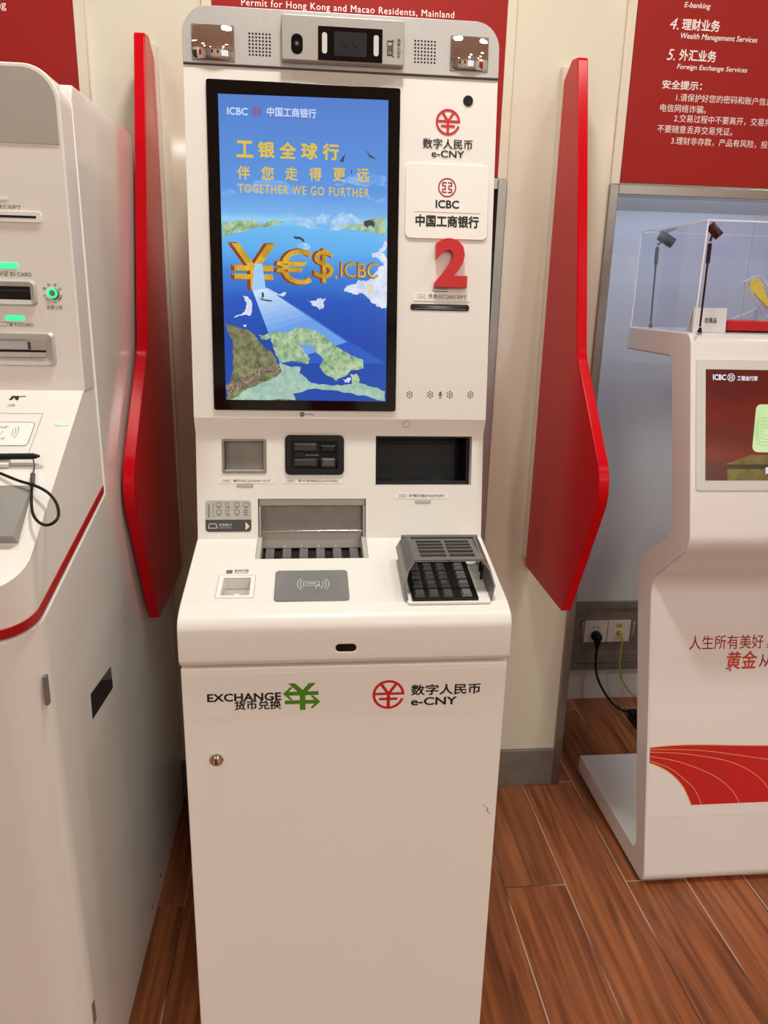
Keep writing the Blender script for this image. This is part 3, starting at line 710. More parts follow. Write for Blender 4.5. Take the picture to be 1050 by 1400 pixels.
mb.tube([U.p(a, b, hc+.0005), U.p(a, b, hc+.0022)], [.0055, .005], BLACK, 18); mb.tube([U.p(a, b, hc+.002), U.p(a, b, hc+.0026)], .0025, MGREY, 14)
mb.build('lens_window', cbx)
a0, b0 = U.at(435, 82, hc); a1, b1 = U.at(523, 41, hc); mb = MB()
mb.plate(rrect(a0, b0, a1, b1, .001), hc-.001, hc+.002, GBLACK, U.M)
for s_ in (0, 1):
    x = a0+.0105 if s_ == 0 else a1-.0105
    mb.plate(rrect(x-.0042, b0+.0095, x+.0042, b1-.0095, .0041, 8), hc+.002, hc+.0026, OFFWLED, U.M)
mx_ = (a0+a1)/2; my_ = (b0+b1)/2
for s_ in (-1, 1): mb.tube([U.p(mx_+s_*.0085, my_+.001, hc+.002), U.p(mx_+s_*.0085, my_+.001, hc+.0028)], [.0052, .0045], BLACK, 16)
mb.plate(rrect(mx_-.027, my_-.0185, mx_+.027, my_+.0185), hc+.002, hc+.0022, BLACK, U.M)
mb.build('face_camera', cbx)
a, b = U.at(533, 66, hc); mb = MB()
mb.ring(rrect(a-.0045, b-.0115, a+.0045, b+.0115, .001, 2), rrect(a-.0032, b-.010, a+.0032, b+.010, .001, 2), hc, hc+.0006, BLACK, U.M)
mb.plate(rrect(a-.0028, b-.0035, a+.003, b+.0035, .0005, 2), hc, hc+.003, CHROME, U.M)
mb.build('tilt_wheel', cbx, smooth=0)
mb = MB(); a, b = U.at(545, 67, hc); text(mb, '摄\n像\n头\n调\n节', (a-.0032, b-.0155, a+.0032, b+.0155), INK, U.M, hc+.0004)
mb.bar((a-.009, b-.012), (a-.009, b+.012), .0007, hc+.0004, INK, U.M)
for s_ in (-1, 1): mb.flat([(a-.0105, b+s_*.0115), (a-.0075, b+s_*.0115), (a-.009, b+s_*.0145)], hc+.0004, INK, U.M)
mb.build('lettering', cbx, smooth=0)
# touch screen
Z0 = .0042
mb = MB(); mb.plate(rrect(-.2285, .0055, .0965, .5500, .004), -.001, Z0, GBLACK, U.M); ts = mb.build('touchscreen', K, bevel=.001)
mb = MB(); mb.tube([U.p(-.073, -.0015, 0), U.p(-.073, -.0015, .0004)], .0042, DGREY, 16); text(mb, 'banking', (-.068, -.0035, -.052, .0005), GINK, U.M, .0005)
mb.bar((-.0757, -.0015), (-.0703, -.0015), .0014, .0006, WINK, U.M); mb.build('maker_mark', ts, smooth=0)
# ... its picture
def A(x, y): return U.at(290+x/4.1176, 120+y/4.1176, Z0)
def B(x, y): return U.at(290+x/4.1176, 300+y/4.1176, Z0)
SKY = glow_ramp('sky_and_sea', [(0, srgb(26, 74, 168)), (.22, srgb(30, 72, 168)), (.36, srgb(36, 88, 188)), (.45, srgb(60, 130, 218)), (.52, srgb(92, 172, 238)), (.60, srgb(110, 186, 240)),
        (.622, srgb(150, 208, 242)), (.645, srgb(120, 178, 236)), (.72, srgb(92, 150, 224)), (1, srgb(84, 128, 204))], wave=.03, scale=24)
mb = MB(); mb.flat([U.at(298, 128, Z0), U.at(309, 546, Z0), U.at(527.5, 549, Z0), U.at(531, 137, Z0)], Z0+.0002, SKY, U.M)
lay = [Z0+.0003]
def L_(poly, m, amp=.18, n=3, seed=1, fn=B):
    lay[0] += 1.2e-5; q = jag([fn(*p) for p in poly], amp, n, seed) if amp else [fn(*p) for p in poly]
    mb.flat([(min(max(a, -.2093+.0018*(.53-b)/.5), .0765+.0016*(.53-b)/.5), min(max(b, .0236), .5300)) for a, b in q], lay[0], m, U.M)
G1 = glow('land_green', srgb(112, 150, 108), srgb(188, 212, 172), 75); G2 = glow('land_pale', srgb(140, 178, 168), srgb(178, 206, 186), 60)
OL = glow('mountain_olive', srgb(84, 92, 70), srgb(150, 148, 104), 70); BRN = glow('herd_brown', srgb(70, 52, 44), srgb(170, 150, 130), 220)
ICE = glow('ice', srgb(190, 205, 235), srgb(228, 232, 246), 60); CLD = glow('cloud', srgb(104, 156, 228), srgb(132, 178, 238), 30)
FOAM = glow('foam', srgb(110, 178, 236), srgb(190, 218, 244), 50); BEAM = glow('beam', srgb(168, 208, 250), srgb(150, 196, 246), 8)
BEAM2 = glow('beam_edge', srgb(92, 148, 226)); DKB = glow('deep_sea', srgb(28, 58, 150), srgb(36, 72, 166), 30)
YEL = glow('headline_yellow', srgb(226, 192, 60)); LBL = glow('pale_blue_type', srgb(206, 222, 246)); RDL = glow('emblem_red', srgb(150, 60, 80))
GLD = glow('gold_letters', srgb(226, 186, 60), srgb(176, 136, 34), 26); GLDS = glow('gold_shade', srgb(140, 66, 24)); DRK = glow('dark_figures', srgb(60, 66, 80)); SNOW = glow('bear', srgb(220, 214, 190))
L_([(130, 545), (240, 520), (330, 520), (440, 545), (480, 600), (300, 590), (160, 580)], CLD, .2, fn=A); L_([(690, 545), (760, 505), (880, 495), (980, 500), (980, 560), (800, 545)], CLD, .2, fn=A)
L_([(50, 585), (90, 570), (140, 595), (60, 610)], CLD, .2, fn=A); L_([(860, 620), (980, 610), (980, 640)], CLD, .2, fn=A)
L_([(450, 735), (620, 705), (830, 740), (850, 790), (700, 805), (560, 790), (460, 765)], FOAM, .15, fn=A)
L_([(50, 757), (130, 752), (200, 745), (270, 765), (340, 748), (412, 757), (330, 778), (250, 785), (150, 815), (56, 850)], G1, .1, fn=A)
L_([(710, 775), (850, 752), (900, 738), (981, 735), (981, 832), (880, 808), (760, 792)], G1, .1, fn=A)
L_([(854, 752), (880, 744), (912, 752), (914, 775), (908, 792), (900, 778), (880, 778), (876, 792), (866, 780), (856, 784)], DRK, .05, fn=A)
L_([(455, 95), (490, 96), (515, 112), (523, 135), (510, 124), (490, 110), (470, 112)], DRK, .05); L_([(455, 145), (500, 130), (560, 160), (520, 175)], FOAM)
L_([(890, 180), (980, 120), (980, 250), (900, 210)], ICE, .3, 3, 4); L_([(740, 405), (800, 365), (850, 345), (930, 290), (980, 210), (980, 500), (930, 492), (880, 445), (830, 412)], ICE, .25, 4, 2)
L_([(300, 385), (420, 410), (380, 430), (330, 408)], ICE, .3)
lp_ = lambda p, q, t: (p[0]+(q[0]-p[0])*t, p[1]+(q[1]-p[1])*t)
for k in range(14):                                            # the shaft of light, dimmer along its length
    t0, t1 = (k/14)**1.3, ((k+1)/14)**1.3; f = min(1, k/9)
    cB = glow('light_shaft', tuple(c0+(c1-c0)*f for c0, c1 in zip(srgb(206, 228, 250), srgb(104, 158, 232))))
    P_ = lambda t: lp_((228, 400), (382, 812), t); Q_ = lambda t: lp_((302, 388), (760, 690), t); E_ = lambda t: lp_((304, 388), (975, 812), t)
    L_([P_(t0), E_(t0), E_(t1), P_(t1)], glow('light_shaft', tuple(c0+(c1-c0)*min(1, .45+f*.55) for c0, c1 in zip(srgb(150, 196, 244), srgb(40, 92, 190)))), 0)
    L_([P_(t0), Q_(t0), Q_(t1), P_(t1)], cB, 0)
L_([(330, 640), (470, 608), (560, 622), (640, 660), (760, 750), (850, 790), (852, 840), (780, 850), (745, 885), (700, 910), (650, 880), (605, 830), (628, 790), (560, 710), (490, 710), (550, 780), (540, 815), (390, 800)], G1, .12, 4)
L_([(380, 806), (500, 832), (490, 866), (560, 922), (640, 930), (760, 930), (830, 920), (890, 940), (975, 968), (973, 1022), (350, 1018)], G2, .1, 4); L_([(775, 870), (815, 868), (826, 925), (790, 935)], G1)
L_([(735, 900), (765, 890), (785, 905), (750, 920)], ICE, .3)
L_([(66, 575), (140, 604), (240, 650), (265, 692), (330, 742), (362, 792), (392, 850), (440, 1018), (80, 1016)], OL, .12, 4)
L_([(330, 900), (400, 850), (470, 1018), (100, 1016), (200, 950)], G2, .1); L_([(80, 930), (200, 880), (370, 808), (390, 850), (250, 905), (84, 985)], BRN, .15, 4)
L_([(175, 430), (200, 432), (226, 475), (214, 545), (122, 552), (185, 520), (196, 478)], ICE, .15); L_([(525, 445), (580, 460), (642, 448), (604, 510), (560, 482)], ICE, .3)
L_([(172, 592), (196, 592), (184, 606)], ICE); L_([(260, 650), (320, 640), (330, 672), (280, 678)], G1)
L_([(868, 360), (905, 368), (914, 392), (898, 420), (874, 424)], SNOW, .08); L_([(264, 440), (340, 456), (330, 464), (280, 455)], DRK, .05); L_([(278, 410), (290, 412), (292, 440), (280, 440)], DRK, .05)
L_([(866, 345), (885, 375), (930, 405), (885, 392)], DRK, 0, fn=A); L_([(718, 415), (738, 385), (750, 377), (740, 408), (742, 420)], DRK, 0, fn=A); L_([(780, 462), (788, 470), (784, 490)], DRK, 0, fn=A)
def ST(body, x0, y0, x1, y1, m, fn=B, dh=0, **k):
    lay[0] += 1.2e-5; a = fn(x0, y0); c = fn(x1, y1); text(mb, body, (a[0], a[1], c[0], c[1]), m, U.M, h=lay[0]+dh, **k)
for body, bx in (('¥', (108, 388, 350, 142)), ('€', (358, 362, 558, 172)), ('$', (572, 355, 682, 170)), ('ICBC', (722, 326, 934, 248))):
    d_ = 8 if len(body) == 1 else 5
    ST(body, bx[0]-d_, bx[1]+2, bx[2]-d_, bx[3]-2, GLDS, bold=.016); ST(body, *bx, GLD, bold=.014)
ST(',', 694, 340, 704, 316, GLD)
L_([(225, 402), (240, 250), (282, 250), (302, 390)], BEAM, 0)
lay[0] += 1e-4
ST('ICBC', 86, 151, 199, 116, LBL, A, bold=.02); ST('中国工商银行', 310, 160, 585, 122, LBL, A, bold=.018)
a = A(250, 135); bank_emblem(mb, a[0], a[1], .0078, RDL, U.M, lay[0]+2e-5); c = A(310, 168); e_ = A(612, 176); mb.bar(c, e_, .0005, lay[0], RDL, U.M)
for k, chx in enumerate('工银全球行'): ST(chx, 140+121*k, 388+4*k, 228+121*k, 304+4*k, YEL, A, bold=.03)
for k, chx in enumerate('伴您走得更远'): ST(chx, 143+134.5*k, 514+3*k, 212+134.5*k, 444+3*k, YEL, A, bold=.018)
ST('TOGETHER WE GO FURTHER', 148, 590, 884, 569, YEL, A, bold=.012, space=1.2)
mb.build('screen_picture', ts, smooth=0)
# right column of the upper face
mb = MB(); a, b = U.at(640, 138); mb.tube([U.p(a, b, -.001), U.p(a, b, .0012)], [.0088, .0085], BLACK, 22); mb.build('camera_hole', K)
mb = MB(); a, b = U.at(612.5, 167); yuan_emblem(mb, a, b, .0212, RINK, U.M, .0006)
ptext(mb, U, '数字人民币', 578, 202.2, 646, 191.7, INK, bold=.016); ptext(mb, U, 'e-CNY', 590, 214.3, 634.5, 207, INK, bold=.016); mb.build('currency_mark', K, smooth=0)
mb = MB(); mb.plate(rrect(.1080, .3080, .2550, .4325, .010), 0, .0025, STICK, U.M); pl = mb.build('logo_plate', K, bevel=.001)
mb = MB(); h = .0029; a, b = U.at(611, 257); bank_emblem(mb, a, b, .0160, RBINK, U.M, h)
ptext(mb, U, 'ICBC', 595.5, 284.5, 627, 275.2, INK, h=h, bold=.028); ptext(mb, U, '中国工商银行', 568, 309.5, 654, 296.8, INK, h=h, bold=.034)
mb.bar((.1238, .3525), (.2411, .3525), .0006, h, RBINK, U.M); mb.build('lettering', pl, smooth=0)
mb = MB(); vs, fs, x0, x1, y0, y1 = glyphs('2', .045)
n0 = (.1618, .2255, .2195, .3085); pts = [(n0[0]+(x-x0)/(x1-x0)*(n0[2]-n0[0]), n0[1]+(y-y0)/(y1-y0)*(n0[3]-n0[1])) for x, y in vs]
bm = bmesh.new(); bv_ = [bm.verts.new(U.p(a, b, .013)) for a, b in pts]
for f in fs:
    try: bm.faces.new([bv_[i] for i in f])
    except ValueError: pass
bmesh.ops.remove_doubles(bm, verts=bm.verts, dist=1e-6)
ex = bmesh.ops.extrude_face_region(bm, geom=bm.faces[:]); bmesh.ops.translate(bm, verts=[g for g in ex['geom'] if isinstance(g, bmesh.types.BMVert)], vec=-U.n*.013)
bmesh.ops.recalc_face_normals(bm, faces=bm.faces[:]); me = bpy.data.meshes.new('raised_numeral'); bm.to_mesh(me); bm.free()
NUM = mat('red_numeral', srgb(200, 22, 16), .34, spec=.3); me.materials.append(NUM); q = bpy.data.objects.new('raised_numeral', me); COL.objects.link(q); adopt(q, K); q['label'] = 'raised red figure 2'
mb = MB(); a0, b0 = U.at(561, 423.5); a1, b1 = U.at(641.5, 417.5)
mb.plate(rrect(a0, b0-.0005, a1, b1+.0005, .0045), 0, .0006, BLACK, U.M)
ym = (b0+b1)/2; mb.plate(rrect(a0+.006, ym-.0032, a1-.006, ym+.0032), .0006, .0012, GBLACK, U.M); mb.bar((a0+.006, ym-.0026), (a1-.006, ym-.0026), .0009, .0014, MGREY, U.M); mb.bar((a0+.006, ym+.0028), (a1-.006, ym+.0028), .0009, .0014, DGREY, U.M)
mb.build('receipt_slot', K, smooth=0)
for u in (560, 588, 615, 643):
    a, b = U.at(u, 539.5); mb = MB()
    for k in range(7):
        x, y = (a, b) if k == 6 else (a+.0046*sin(k*pi/3), b+.0052*cos(k*pi/3)); mb.plate(circ(x, y, .0013, 10), 0, .0003, BLACK, U.M)
    mb.build('microphone_holes', K, smooth=0)
mb = MB(); a, b = U.at(602, 539.5); mb.plate(circ(a, b+.0025, .0022, 14, .0032), 0, .0004, GINK, U.M); mb.plate(rrect(a-.0005, b-.006, a+.0005, b-.001), 0, .0003, GINK, U.M); mb.plate(rrect(a-.0025, b-.0066, a+.0025, b-.006), 0, .0003, GINK, U.M)
mb.line([(a-.0034, b+.001), (a-.0026, b-.0018), (a, b-.003), (a+.0026, b-.0018), (a+.0034, b+.001)], .0008, .00035, GINK, U.M); mb.build('microphone_mark', K, smooth=0)
LP = Frame((KX, 1.3645, 1.2005), (0, .0355, -.0305)); Lp = Frame((KX, 1.3768, 1.1705), (0, -.0123, .0305))
a, b = Lp.at(556, 580); mb = MB(); mb.ring(circ(a, b, .0072, 20), circ(a, b, .0066, 20), 0, .0004, GINK, Lp.M); mb.build('lip_mark', K, smooth=0)

# ------------------------------------------------------------------ the terminal at the left edge
TX = -.366
B1 = thing('banking_terminal', (-.66, 1.4, 0), 'white self-service terminal with red stripe and green lights at left', 'terminal')
def corner_round(o, y, tol, xs, r, zmax=9, zmin=-9):
    bm = bmesh.new(); bm.from_mesh(o.data); bmesh.ops.remove_doubles(bm, verts=bm.verts, dist=1e-6)
    ed = [e for e in bm.edges if all(abs(v.co.x-xs) < 1e-4 and abs(v.co.y-y) < tol and zmin < v.co.z < zmax for v in e.verts) and abs(e.verts[0].co.z-e.verts[1].co.z) > .015]
    bmesh.ops.bevel(bm, geom=ed, offset=r, segments=10, affect='EDGES', profile=.5, clamp_overlap=True)
    bm.to_mesh(o.data); bm.free(); o.data.shade_smooth(); o.data.set_sharp_from_angle(angle=radians(40))
mb = MB()                                                      # body: front cabinet, side sheet, tall rear housing
mb.prism([(.992, .004), (.945, .968), (1.352, 1.066), (1.342, 1.705), (1.352, 1.722), (1.745, 1.728), (1.775, 1.700), (1.80, 1.20), (1.90, 1.05), (1.90, .004)], -.98, TX, TERMW)
bd = mb.build('body', B1); corner_round(bd, .97, .05, TX, .06)
bv = bd.modifiers.new('bevel', 'BEVEL'); bv.width = .003; bv.segments = 2; bv.limit_method = 'ANGLE'; bv.angle_limit = radians(35)
mb = MB(); mb.prism([(.938, .985), (.932, 1.046), (1.285, 1.2605), (1.345, 1.2605), (1.345, 1.080)], -.978, TX-.002, TERMF)
cs = mb.build('console', B1); corner_round(cs, .935, .02, TX-.002, .055)
mb = MB(); mb.prism([(.940, .974), (.936, .988), (1.345, 1.0815), (1.345, 1.0680)], -.979, TX-.0005, REDS)
q = mb.build('stripe', B1); q['label'] = 'red stripe under the console'
bm = bmesh.new(); bm.from_mesh(q.data); bmesh.ops.remove_doubles(bm, verts=bm.verts, dist=1e-6)
ed = [e for e in bm.edges if all(abs(v.co.x-(TX-.0005)) < 1e-4 and v.co.y < .95 for v in e.verts)]
bmesh.ops.bevel(bm, geom=ed, offset=.055, segments=10, affect='EDGES', profile=.5, clamp_overlap=True); bm.to_mesh(q.data); bm.free(); q.data.shade_smooth(); q.data.set_sharp_from_angle(angle=radians(40))
mb = MB(); pts = roundpoly([(-.978, 1.255), (TX-.0005, 1.255), (TX-.0005, 1.7325, .05), (-.978, 1.7325)], 12)
UF = Frame((0, 1.28, 0), (0, 0, 1)); mb.plate(pts, -.062, 0, TERMF, UF.M, side=TERMW); mb.build('upper_front', B1, bevel=.003)
mb = MB(); mb.plate(roundpoly([(-.97, 1.6245), (TX-.006, 1.6245), (TX-.006, 1.7265, .046), (-.97, 1.7265)], 12), -.002, .0015, GREYP, UF.M); q = mb.build('head_panel', B1); q['label'] = 'grey head panel'
SX = Frame((TX, 0, 0), (0, 0, 1)); sM = Matrix(((0, 0, 1, TX), (1, 0, 0, 0), (0, 1, 0, 0), (0, 0, 0, 1)))   # a = Y, b = Z, h = X
mb = MB(); mb.plate([(1.165, .768), (1.292, .752), (1.294, .708), (1.163, .722)], -.03, .0006, BLACK, sM)
mb.plate([(1.23, .758), (1.289, .7505), (1.289, .728)], .0006, .0012, DGREY, sM); mb.build('grip_recess', B1, smooth=0)
for y, z in ((.9795, .878), (1.026, .245)):
    mb = MB(); mb.box((TX-.004, y-.001, z-.022), (TX+.0006, y+.009, z+.022), DSTEEL); mb.tube([(TX-.0004, y+.003, z-.018), (TX-.0004, y+.003, z+.018)], .0018, DSTEEL, 8); mb.build('hinge', B1, bevel=.001)
for y, z in ((1.56, .05), (1.46, .05)): mb = MB(); mb.tube([(TX, y, z), (TX+.001, y, z)], .003, BLACK, 10); mb.build('screw', B1)
# fittings on the upper front
def ufbox(u0, v0, u1, v1): return UF.box(u0, v0, u1, v1)
mb = MB(); z = 1.521; mb.plate(rrect(-.66, z-.0075, -.4085, z+.0075, .003), 0, .003, STICK, UF.M); mb.plate(rrect(-.65, z-.0018, -.4150, z+.0018, .001), .003, .0034, BLACK, UF.M); q = mb.build('receipt_slot', B1, bevel=.0008)
mb = MB(); text(mb, '凭条口RECEIPT', (-.505, 1.5315, -.4365, 1.5385), GINK, UF.M, .0004); mb.plate(rrect(-.52, 1.5445, -.4545, 1.5485, .002), 0, .001, STICK, UF.M); mb.build('lettering', q, smooth=0)
def bezel(name, x1, z0, z1, lip, m, dep):
    mb = MB(); ou = rrect(-.66, z0, x1, z1, .008); inn = rrect(-.66+lip, z0+lip, x1-lip, z1-lip, .001)
    n = len(ou); vs = [(a, b, 0) for a, b in ou]+[(a, b, .006) for a, b in [(a+(.003 if a < -.5 else -.003), b+(.003 if b < (z0+z1)/2 else -.003)) for a, b in ou]]+[(a, b, dep) for a, b in inn]
    fs = [(i+k*n, (i+1) % n+k*n, (i+1) % n+(k+1)*n, i+(k+1)*n) for i in range(n) for k in range(2)]
    mb.add(vs, fs, m, UF.M); return mb, inn
mb, inn = bezel('id', -.4255, 1.389, 1.429, .010, LGREY, .0015); mb.flat(inn, .0016, BLACK, UF.M); mb.bar((-.65, 1.4125), (-.436, 1.4125), .0012, .002, DGREY, UF.M); idr = mb.build('id_card_reader', B1, smooth=25)
mb = MB(); text(mb, '身份证 ID CARD', (-.490, 1.4335, -.4315, 1.441), INK, UF.M, .0004); mb.build('lettering', idr, smooth=0)
mb = MB(); mb.plate(rrect(-.50, 1.4455, -.4505, 1.4535, .004), 0, .0015, GREENLED, UF.M); mb.build('status_light', B1)
mb, inn = bezel('card', -.4055, 1.2955, 1.3500, .014, SILVER, .001); mb.flat(inn, .0011, LGREY, UF.M)
mb.plate(rrect(-.64, 1.3185, -.4205, 1.3215), .0012, .0024, BLACK, UF.M); mb.plate(rrect(-.64, 1.3105, -.4440, 1.3180, .002), .001, .0045, LGREY, UF.M); mb.plate(rrect(-.64, 1.3225, -.4475, 1.335, .001), .001, .004, SILVER, UF.M)
mb.plate(rrect(-.4435, 1.311, -.4205, 1.318, .002), .001, .005, SILVER, UF.M); mb.plate(rrect(-.4475, 1.3225, -.4435, 1.334), .001, .0022, DGREY, UF.M)
crd = mb.build('card_reader', B1, smooth=25)
mb = MB(); text(mb, '读卡口CARD', (-.4735, 1.3575, -.4365, 1.3645), INK, UF.M, .0004); mb.line([(-.50, 1.358), (-.478, 1.358), (-.474, 1.364), (-.49, 1.364)], .0007, .0004, GINK, UF.M); mb.build('lettering', crd, smooth=0)
mb = MB(); mb.plate(rrect(-.4775, 1.367, -.4485, 1.3745, .0036), 0, .0015, GREENLED, UF.M); mb.build('status_light', B1)
bx_, bz_ = UF.at(72, 401); mb = MB()
mb.tube([UF.p(bx_+.0015, bz_-.001, 0), UF.p(bx_+.0015, bz_-.001, .0012)], .0085, DGREY, 22)
mb.ring(circ(bx_, bz_, .0078, 24), circ(bx_, bz_, .0048, 24), .001, .003, GREENLED, UF.M); mb.tube([UF.p(bx_, bz_, .001), UF.p(bx_, bz_, .0024)], .0046, DSTEEL, 18)
bt = mb.build('eject_button', B1); mb = MB()
def around(body, r, t0, t1, out, sz):
    for k, chx in enumerate(body):
        if chx == ' ': continue
        t = t0+(t1-t0)*k/(len(body)-1); rot = t-pi/2 if out else t+pi/2
        px, pz = bx_+r*cos(t), bz_+r*sin(t); hw = sz/2
        text(mb, chx, (px-hw*cos(rot)+hw*sin(rot), pz-hw*sin(rot)-hw*cos(rot)), INK, UF.M, .0004, ht=sz, rot=rot)
around('强制退证', .0135, radians(150), radians(30), True, .0045); around('EJECT ID CARD', .0132, radians(200), radians(345), False, .0036)
text(mb, '长按三秒', (bx_-.011, bz_-.0245, bx_+.0135, bz_-.0185), INK, UF.M, .0004); mb.build('lettering', bt, smooth=0)
# fittings on the console slope
CS = Frame((0, .932, 1.046), (0, .353, .2145))
mb = MB(); u0 = CS.at(12, 547); u1 = CS.at(26, 541.5); mb.flat([u0, (u0[0]+.0045, u0[1]), (u0[0]+.007, u1[1]-.004), (u0[0]+.011, u0[1]), (u0[0]+.015, u0[1]), (u0[0]+.0135, u1[1]), (u0[0]+.003, u1[1])], .0004, INK, CS.M)
c = CS.at(24, 542.5); mb.bar(c, (c[0]+.013, c[1]+.001), .002, .0004, INK, CS.M); text(mb, 'USB', (u0[0]+.002, u0[1]-.016, u0[0]+.0125, u0[1]-.010), GINK, CS.M, .0004)
mb.build('usb_mark', B1, smooth=0)
mb = MB(); mb.line([(-.55, .250), (-.4185, .250), (-.4185, .3485), (-.55, .3485)], .0006, .0003, GINK, CS.M); mb.plate(rrect(-.55, .2735, -.4245, .327, .006), 0, .0008, STICK, CS.M)
mb.line(rrect(-.55, .2735, -.4245, .327, .006)+[(-.55, .2735+.006)], .0009, .001, GINK, CS.M)
for k in range(3):
    rr = .006+.004*k; mb.line([(-.459+rr*cos(t), .3035+1.6*rr*sin(t)) for t in [-.7+1.4*j/8 for j in range(9)]], .0008, .001, GINK, CS.M)
text(mb, '非接触式', (-.505, .312, -.462, .3175), INK, CS.M, .001, shear=.3); text(mb, '感应区 IC卡', (-.505, .2855, -.460, .2915), GINK, CS.M, .001, shear=.3)
mb.line([(-.50, .297), (-.470, .297), (-.467, .306)], .0006, .001, GINK, CS.M); mb.build('contactless_pad', B1, smooth=0)
c = CS.at(85, 580); mb = MB(); mb.plate(rrect(c[0]-.011, c[1]-.004, c[0]+.011, c[1]+.004, .0039), 0, .0012, LEDDIM, CS.M); mb.build('status_light', B1)
mb = MB(); mb.plate(rrect(-.55, .224, -.3905, .231, .0034), 0, .0006, LGREY, CS.M); mb.box((-.47, .226, 0), (-.4385, .245, .007), WHITE, CS.M); mb.build('pen_rest', B1, bevel=.001)
# money tray of smoked plastic
mb = MB(); mb.plate([(-.60, .0785), (-.3905, .0785), (-.3865, .2165), (-.60, .2165)], 0, .0015, STICK, CS.M)
mb.add([(-.60, .186, .004), (-.396, .186, .004), (-.3925, .080, .016), (-.60, .080, .016), (-.60, .186, .0015), (-.3945, .186, .0015), (-.389, .080, .0015), (-.60, .080, .0015)],
       [(0, 3, 2, 1), (1, 2, 6, 5), (2, 3, 7, 6), (0, 1, 5, 4)], mat('smoked_tray', srgb(150, 146, 141), .14), CS.M)
mb.add([(-.60, .150, .0155), (-.43, .150, .0155), (-.418, .082, .0185), (-.60, .082, .0185)], [(0, 3, 2, 1)], BLACK, CS.M)
mb.build('note_tray', B1, smooth=25)
# the tethered stylus
ST_ = thing('stylus', CS.p(-.44, .236, .010), 'black stylus on a looped cord resting on the left terminal', 'stylus')
pz = .0118; mb = MB(); mb.tube([CS.p(-.53, .236, pz), CS.p(-.406, .2385, pz), CS.p(-.402, .2386, pz), CS.p(-.396, .2388, pz), CS.p(-.3945, .2388, pz)], [.0046, .0046, .0040, .0018, .0006], BLACK, 14); mb.build('barrel', ST_)
def csp(u, v, h): a, b = CS.at(u, v, h); return CS.p(a, b, h)
path = [CS.p(-.405, .2378, .0105), csp(47, 640, .008), csp(45, 648, .007), csp(44, 662, .007), csp(43, 685, .012), csp(45, 702, .017), csp(52, 713, .022), csp(63, 718, .030), csp(74, 714, .036), csp(80, 704, .036), csp(77, 688, .030), csp(66, 674, .022), csp(48, 664, .016), csp(25, 657, .012), csp(0, 647, .008), csp(-20, 640, .006)]
mb = MB(); sp_ = smoothpath(path, 8); mb.tube(sp_[:17], .0009, BLACK, 6); mb.tube(sp_[16:], .0021, BLACK, 8); mb.tube([path[2], path[3]], .0034, DGREY, 10); mb.build('cord', ST_)

# ------------------------------------------------------------------ the showcase stand
DX0, DX1 = .83, 1.43
D = thing('showcase_stand', (1.13, 1.72, 0), 'white bent-panel showcase stand with a tilted screen and red track print', 'stand')
prof = roundpoly([(1.488, .004, .028), (1.975, .004, .012), (1.975, .062, .012), (1.552, .062, .02), (1.744, .790, .06), (1.586, .905, .06), (1.700, 1.298, .02), (1.958, 1.298, .006), (1.958, 1.355, .006),
                  (1.622, 1.355, .03), (1.498, .900, .05), (1.655, .765, .06)], 8)
mb = MB(); mb.prism(prof, DX0, DX1, STANDW); mb.build('body', D, bevel=.004)
HF = Frame((DX0, 1.498, .900), (0, .124, .455)); PF = Frame((DX0, 1.488, .004), (0, .167, .761))
a0, b0 = HF.at(948, 671); a1, b1 = HF.at(948, 491); mb = MB()
mb.plate(rrect(.012, b0, .588, b1, .006), 0, .0025, mat('pale_grey_bezel', srgb(214, 212, 206), .25), HF.M); sc_ = mb.build('screen', D, bevel=.0008)
sx0, sb0 = HF.at(963, 657); sx1, sb1 = HF.at(964.5, 505); sx0 = (sx0+sx1)/2
mb = MB(); h = .0027
CURT = glow_ramp('red_curtain', [(0, srgb(70, 18, 12)), (.3, srgb(86, 26, 16)), (.45, srgb(120, 34, 20)), (.6, srgb(98, 24, 16)), (.8, srgb(112, 30, 18)), (1, srgb(92, 22, 16))], wave=.35, scale=7)
mb.flat([(sx0, sb0), (.562, sb0), (.562, sb1), (sx0, sb1)], h, CURT, HF.M)
TBL = glow('screen_table', srgb(96, 78, 34), srgb(120, 104, 50), 30); TBD = glow('screen_table_edge', srgb(62, 46, 20)); JAD = glow('pale_ingot', srgb(206, 232, 170), srgb(196, 224, 160), 12); JDL = glow('ingot_lines', srgb(160, 186, 120)); SWH = glow('screen_white', srgb(236, 240, 246))
p1 = HF.at(990, 635); p2 = HF.at(1026, 622)
mb.flat([(p1[0], p1[1]), (p2[0], p2[1]), (.50, p2[1]), (.545, p1[1])], h+2e-5, TBL, HF.M); mb.flat([(p1[0], p1[1]), (.545, p1[1]), (.545, p1[1]-.010), (p1[0]+.001, p1[1]-.010)], h+3e-5, TBD, HF.M)
mb.flat([(p1[0]+.006, sb0), (.54, sb0), (.54, p1[1]-.010), (p1[0]+.006, p1[1]-.010)], h+2e-5, TBL, HF.M)
j0 = HF.at(1027, 618); j1 = HF.at(1035, 553)
mb.plate(roundpoly([(j0[0], j0[1], .012), (j0[0]+.145, j0[1]-.003, .012), (j0[0]+.155, j1[1], .012), (j0[0]+.010, j1[1], .012)]), h, h+6e-5, JAD, HF.M)
for k in range(4):
    rr = .010+.007*k; mb.line([(j0[0]+.03+rr*cos(t), j0[1]+.045+rr*sin(t)) for t in [.3+2*pi*j/20 for j in range(17)] if j0[0]+.03+rr*cos(t) > j0[0]+.006], .0012, h+8e-5, JDL, HF.M)
def HT(body, u0, v0, u1, v1, **k): a = HF.at(u0, v0); c = HF.at(u1, v1); text(mb, body, (a[0], a[1], c[0], c[1]), SWH, HF.M, h=h+1e-4, **k)
